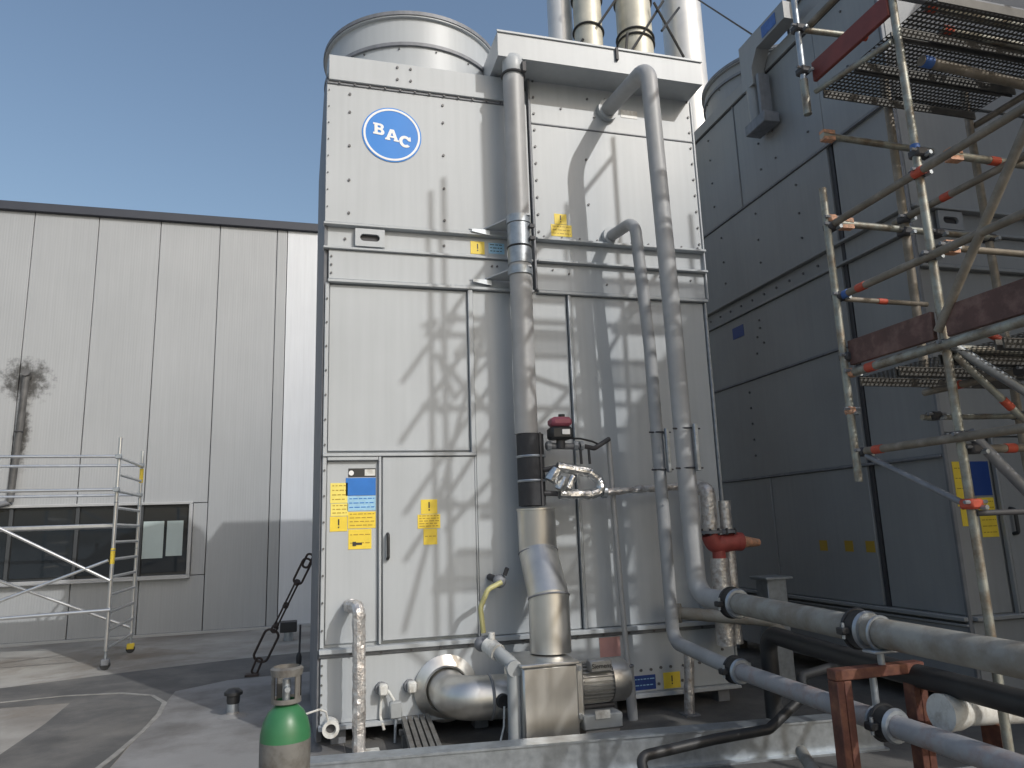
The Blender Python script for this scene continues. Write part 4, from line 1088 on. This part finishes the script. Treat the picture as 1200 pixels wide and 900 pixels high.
# ------------------------------------------------------------------ tube scaffold at the right
sc = thing('tube_scaffold', 'steel tube scaffold with brown toe boards and perforated decks at the right', 'scaffold', (4, 3, GZ))
K = 1.12
SX = 3.42; SX2 = 4.85
YA, YB, YC, YD = 3.92, 3.19, 2.19, 1.75
TR = 0.0245
def tubep(name, a, b, m=TUBE, r=TR, marks=(), wedge=(), blue=()):
    o = G().cyl(a, b, r, 14).build(name, m, sc)
    a = Vector(a); b = Vector(b); d = (b - a)
    for t_, mm in [(t_, TAPE) for t_ in marks] + [(t_, BLUEP) for t_ in blue]:
        h_ = d.normalized() * 0.035
        G().cyl(a + d * t_ - h_, a + d * t_ + h_, r + 0.003, 14).build('paint_mark', mm, o)
    for end in wedge:
        p = a if end == 0 else b
        q = p + (d.normalized() if end == 0 else -d.normalized()) * 0.09
        n_ = Vector((0, 0, 1))
        for s in (0.027, -0.027):
            gg = G(); w_ = d.normalized().cross(n_).normalized() * 0.026
            gg.prism([p + n_ * (s - 0.011) - w_, p + n_ * (s + 0.011) - w_, q + n_ * (s * 0.8 + 0.016) - w_ * 0.8, q + n_ * (s * 0.8 - 0.016) - w_ * 0.8], w_ * 1.9)
            gg.build('wedge_head', WEDGE, o)
    return o
def coupler(c, m=DARK, s=0.042):
    c = Vector(c)
    o = G().box(c.x - s, c.x + s, c.y - s, c.y + s, c.z - 0.028, c.z + 0.028, 0.012).build('coupler', m, sc)
    G().cyl(c + Vector((-s - 0.03, -s * 0.6, 0.01)), c + Vector((s + 0.03, -s * 0.6, 0.01)), 0.011, 6).build('coupler_bolt', GALVD, o)
    G().cyl(c + Vector((s * 0.5, -s - 0.03, -0.02)), c + Vector((s * 0.5, -s + 0.01, -0.02)), 0.014, 6).build('coupler_nut', GALV, o)
# standards
tubep('standard', (SX - 0.03, YA, 0.20), (SX - 0.03, YA, 2.22), TUBE, TR, (), ())
tubep('standard', (SX - 0.075, YA, 2.80), (SX - 0.075, YA, 5.3), GALV, 0.022)
G().cyl((SX - 0.075, YA, 2.78), (SX - 0.075, YA, 3.05), 0.028, 14).build('spigot_sleeve', TUBE, sc)
tubep('standard', (SX + 0.05, YB, GZ + 0.006), (SX + 0.02, YB, 6.6), TUBE, TR, (), (), (0.46,))
tubep('standard', (SX + 0.64, YA + 0.02, 0.85), (SX + 0.66, YA + 0.02, 3.2), TUBEB, 0.03)
tubep('standard', (SX + 0.04, YC, GZ + 0.006), (SX + 0.04, YC, 6.6), TUBE)
for y in (YB, YC):
    tubep('standard', (SX2, y, GZ + 0.006), (SX2, y, 6.6), TUBEB)
G().box(SX - 0.05, SX + 0.15, YB - 0.1, YB + 0.1, GZ + 0.004, GZ + 0.012).build('base_plate', GALVD, sc)
# ledgers towards the viewer
tubep('ledger', (SX, YA + 0.03, 1.95), (SX, YD, 1.98), TUBEB, TR, (0.36,))
tubep('ledger', (SX, YA + 0.04, 1.44), (SX, YD, 1.45), TUBEB, TR, (0.11,), (), (0.04,))
tubep('ledger', (SX, YA + 0.02, 0.91), (SX, YD, 0.92), TUBE, TR + 0.004, (0.10,))
tubep('ledger', (SX, YA - 0.06, 0.39), (SX, YD, 0.39), TUBEB, TR, (0.05,))
tubep('ledger', (SX, YA - 0.02, 2.96), (SX, YB + 0.02, 2.86), TUBE, 0.02)
tubep('ledger', (SX, YA, 4.55), (SX, YD, 4.55), TUBEB)
for z in (0.39, 1.45, 2.88, 4.55):
    tubep('ledger', (SX2, YA, z), (SX2, YD, z), TUBEB)
# transoms
tubep('transom', (SX + 0.02, YA, 2.63), (SX + 0.95, YA - 0.02, 2.60), TUBE, TR, (), (0,))
tubep('transom', (SX + 0.08, YA, 1.97), (SX2, YA - 0.02, 1.96), TUBE, TR, (), (0,))
tubep('transom', (SX + 0.03, YA, 1.425), (SX + 0.72, YA, 1.42), TUBEB, 0.018, (0.45,))
tubep('transom', (SX + 0.25, YB - 0.02, 2.105), (SX2, YB - 0.02, 2.10), TUBE, TR, (0.30,), (0,))
tubep('transom', (SX - 0.07, YA, 3.46), (SX + 0.42, YA - 0.1, 3.40), TUBE, 0.022, (0.95,))
tubep('transom', (SX + 0.38, YB, 3.00), (SX2 + 0.3, YB, 2.96), TUBE, TR, (0.04,))
tubep('transom', (SX + 0.28, YB, 3.14), (SX2 + 0.3, YB - 0.05, 3.08), TUBE, TR, (0.03,))
tubep('transom', (SX + 0.30, YB + 0.1, 2.83), (SX2 + 0.3, YB + 0.1, 2.74), TUBEB, 0.034, (), (), (0.03,))
tubep('transom', (SX, YB, 0.90), (SX2, YB, 0.90), TUBE); tubep('transom', (SX, YB, 4.55), (SX2, YB, 4.55), TUBEB)
tubep('transom', (SX, YC, 2.88), (SX2, YC, 2.88), TUBEB); tubep('transom', (SX, YC, 0.90), (SX2, YC, 0.90), TUBEB)
G().box(SX + 0.02, SX2 + 0.5, YB - 0.06, YB - 0.015, 3.13, 3.22, 0.006).build('deck_beam', GALVD, sc)
# braces
tubep('brace', (SX, YA - 0.06, 0.36), (SX + 0.03, YB + 0.02, 0.03), GALVD, 0.018)
tubep('brace', (SX + 0.05, YB - 0.02, 0.92), (SX + 0.55, YB - 0.06, 0.62), GALV, 0.028)
tubep('brace', (SX + 0.07, YB - 0.02, 0.86), (SX + 0.72, YB - 0.06, 0.25), TUBE, 0.02, (0.46,))
tubep('brace', (SX + 0.09, YB - 0.02, 0.42), (SX + 0.75, YB - 0.06, -0.27), GALVD, 0.03)
tubep('brace', (SX, YB, 4.5), (SX, YD, 2.9), TUBEB); tubep('brace', (SX, YD, 2.8), (SX, YB, 1.0), TUBEB)
tubep('brace', (SX2, YB, 2.8), (SX2, YD, 0.5), TUBEB)
tubep('transom', (SX + 0.05, YB - 0.02, -0.02), (SX + 0.6, YB - 0.02, -0.02), DARK, 0.016)
for c in ((SX, YA, 1.44), (SX, YA, 1.94), (SX + 0.03, YB, 1.97), (SX + 0.05, YB, 2.1), (SX, YA, 1.02), (SX + 0.02, YB, 1.45), (SX + 0.03, YB, 0.92), (SX + 0.04, YB, 0.40), (SX + 0.62, YA, 1.95), (SX - 0.07, YA, 3.46), (SX - 0.07, YA, 3.12), (SX + 0.02, YA, 0.39), (SX + 0.88, YA - 0.02, 1.95), (SX + 0.9, YA, 2.58)):
    coupler(c)
coupler((SX + 0.05, YB, 0.03), TAPE, 0.045)
coupler((SX - 0.03, YA, 0.66), WEDGE, 0.03)
# toe boards
G().box(SX - 0.005, SX + 0.027, YB + 0.03, YA - 0.02, 0.96, 1.125, 0.004).build('toe_board', TOE, sc)
G().box(SX + 0.004, SX + 0.036, YD, YB - 0.05, 0.955, 1.13, 0.004).build('toe_board', TOE, sc)
G().box(SX - 0.005, SX + 0.027, YB + 0.01, YA - 0.01, 3.04, 3.19, 0.004).build('toe_board', TOER, sc)
def deck(x0, x1, y0, y1, z):
    """perforated steel deck board: side rails and a sheet with real holes"""
    d = G().box(x0, x1, y0, y0 + 0.012, z - 0.06, z, 0.002).box(x0, x1, y1 - 0.012, y1, z - 0.06, z, 0.002).build('deck_board', DECKM, sc)
    gg = G(); bm = gg.bm
    p = 0.034; hr = 0.0095
    nx = int((x1 - x0) / p); ny = max(1, int((y1 - y0 - 0.03) / p))
    px = (x1 - x0) / nx; py = (y1 - y0 - 0.03) / ny
    V = {}
    def corner(i, j):
        if (i, j) not in V: V[(i, j)] = bm.verts.new((x0 + i * px, y0 + 0.015 + j * py, z - 0.004))
        return V[(i, j)]
    for i in range(nx):
        for j in range(ny):
            cxx = x0 + (i + 0.5) * px; cyy = y0 + 0.015 + (j + 0.5) * py
            q = [corner(i, j), corner(i + 1, j), corner(i + 1, j + 1), corner(i, j + 1)]
            h_ = [bm.verts.new((cxx + sx * hr, cyy + sy * hr, z - 0.004)) for sx, sy in ((-1, -1), (1, -1), (1, 1), (-1, 1))]
            for k in range(4):
                bm.faces.new((q[k], q[(k + 1) % 4], h_[(k + 1) % 4], h_[k]))
    gg.build('perforated_sheet', DECKM, d, flat=True)
SX3 = 6.25
for x0, x1, z, ylist in ((SX + 0.05, SX2 - 0.02, 2.97, (3.58, 3.25, 2.9, 2.2)), (SX + 0.05, SX2 - 0.02, 0.88, (3.58, 3.25)), (SX + 0.06, SX2 - 0.02, 0.88, (2.9, 2.55, 2.2)),
                         (SX + 0.05, SX2 - 0.02, 4.75, (3.25, 2.55)), (SX2 + 0.02, SX3 - 0.02, 2.97, (2.9, 2.55, 1.85)), (SX2 + 0.02, SX3 - 0.02, 4.75, (3.25, 2.9, 2.2))):
    for y in ylist:
        deck(x0, x1, y, y + 0.315, z)
for y in (YB, YC):
    tubep('standard', (SX3, y, GZ + 0.006), (SX3, y, 6.6), TUBEB)
    for z in (2.88, 4.55): tubep('transom', (SX2, y, z), (SX3, y, z), TUBEB)
for z in (2.88, 4.55, 5.35): tubep('ledger', (SX3, YB, z), (SX3, YD, z), TUBEB)
tubep('transom', (SX + 0.22, YC, 5.36), (SX2, YC, 5.36), TUBEB)
tubep('brace', (SX + 0.1, YC, 5.0), (SX + 0.25, YC, 4.6), TUBEB, 0.02)
tubep('brace', (SX + 0.25, YC, 4.6), (SX + 0.9, YC, 5.3), TUBEB)
tubep('brace', (SX2, YC, 4.5), (SX3, YC, 3.0), TUBEB); tubep('brace', (SX2, YB, 6.4), (SX, YB, 4.6), TUBEB)
for c in ((SX + 0.04, YC, 5.3), (SX + 0.24, YC, 5.36), (SX + 0.04, YC, 4.55), (SX2, YC, 5.36)): coupler(c, DARK, 0.05)

# further bays and rails of the same scaffold
YM = 2.38
tubep('standard', (SX + 0.06, YM, GZ + 0.006), (SX + 0.06, YM, 6.6), TUBE)
for z in (3.45, 3.95, 4.35, 5.05): tubep('transom', (SX - 0.12, YM, z), (SX2 + 0.1, YM, z), TUBEB)
tubep('brace', (SX, YM + 0.05, 3.2), (SX2, YM + 0.05, 4.7), TUBEB); tubep('brace', (SX, YM - 0.05, 4.9), (SX2, YM - 0.05, 3.3), TUBEB)
tubep('brace', (SX2, YC, 3.0), (SX3, YC, 4.5), TUBEB)
for z in (3.5, 3.9, 5.1): tubep('ledger', (SX + 0.02, YA, z), (SX + 0.02, YD, z), TUBEB)
for x, z in ((SX + 0.06, 3.45), (SX + 0.06, 4.35), (SX + 0.06, 5.05), (SX2, 3.95), (SX2, 4.35)): coupler((x, YM, z), DARK, 0.05)
X4 = SX + 0.64
tubep('ledger', (X4, YA + 0.1, 2.06), (X4 + 0.02, YD, 2.06), TUBEB, TR, (0.2,))
tubep('ledger', (X4, YA + 0.05, 0.80), (X4, YD, 0.80), TUBEB, TR, (0.12,))
tubep('transom', (SX + 0.1, YB + 0.05, 0.33), (SX2, YB + 0.03, 0.36), TUBEB, TR, (0.25,))
tubep('transom', (X4 - 0.1, YA, 0.62), (SX2 + 0.2, YA, 0.64), TUBE, 0.02)
tubep('transom', (SX + 0.1, YB - 0.03, 1.50), (SX2, YB - 0.03, 1.50), TUBEB, 0.02, (0.5,), (0,))
tubep('brace', (X4 + 0.05, YA - 0.1, 1.35), (SX2 + 0.2, YB + 0.1, 0.6), TUBE, 0.02, (0.3,))
tubep('standard', (SX2 - 0.05, YA, -0.6), (SX2 - 0.05, YA, 3.2), TUBEB, 0.028)
for c in ((X4, YB + 0.05, 0.80), (X4, YA, 2.05), (SX + 0.12, YB, 0.33), (X4, YA, 0.63), (SX2 - 0.05, YA, 1.96), (SX2 - 0.05, YA, 0.64), (SX + 0.12, YB - 0.03, 1.5)): coupler(c)
for c in ((SX, YA - 0.02, 0.91), (SX, YA - 0.01, 1.99)): coupler(c, WEDGE, 0.035)
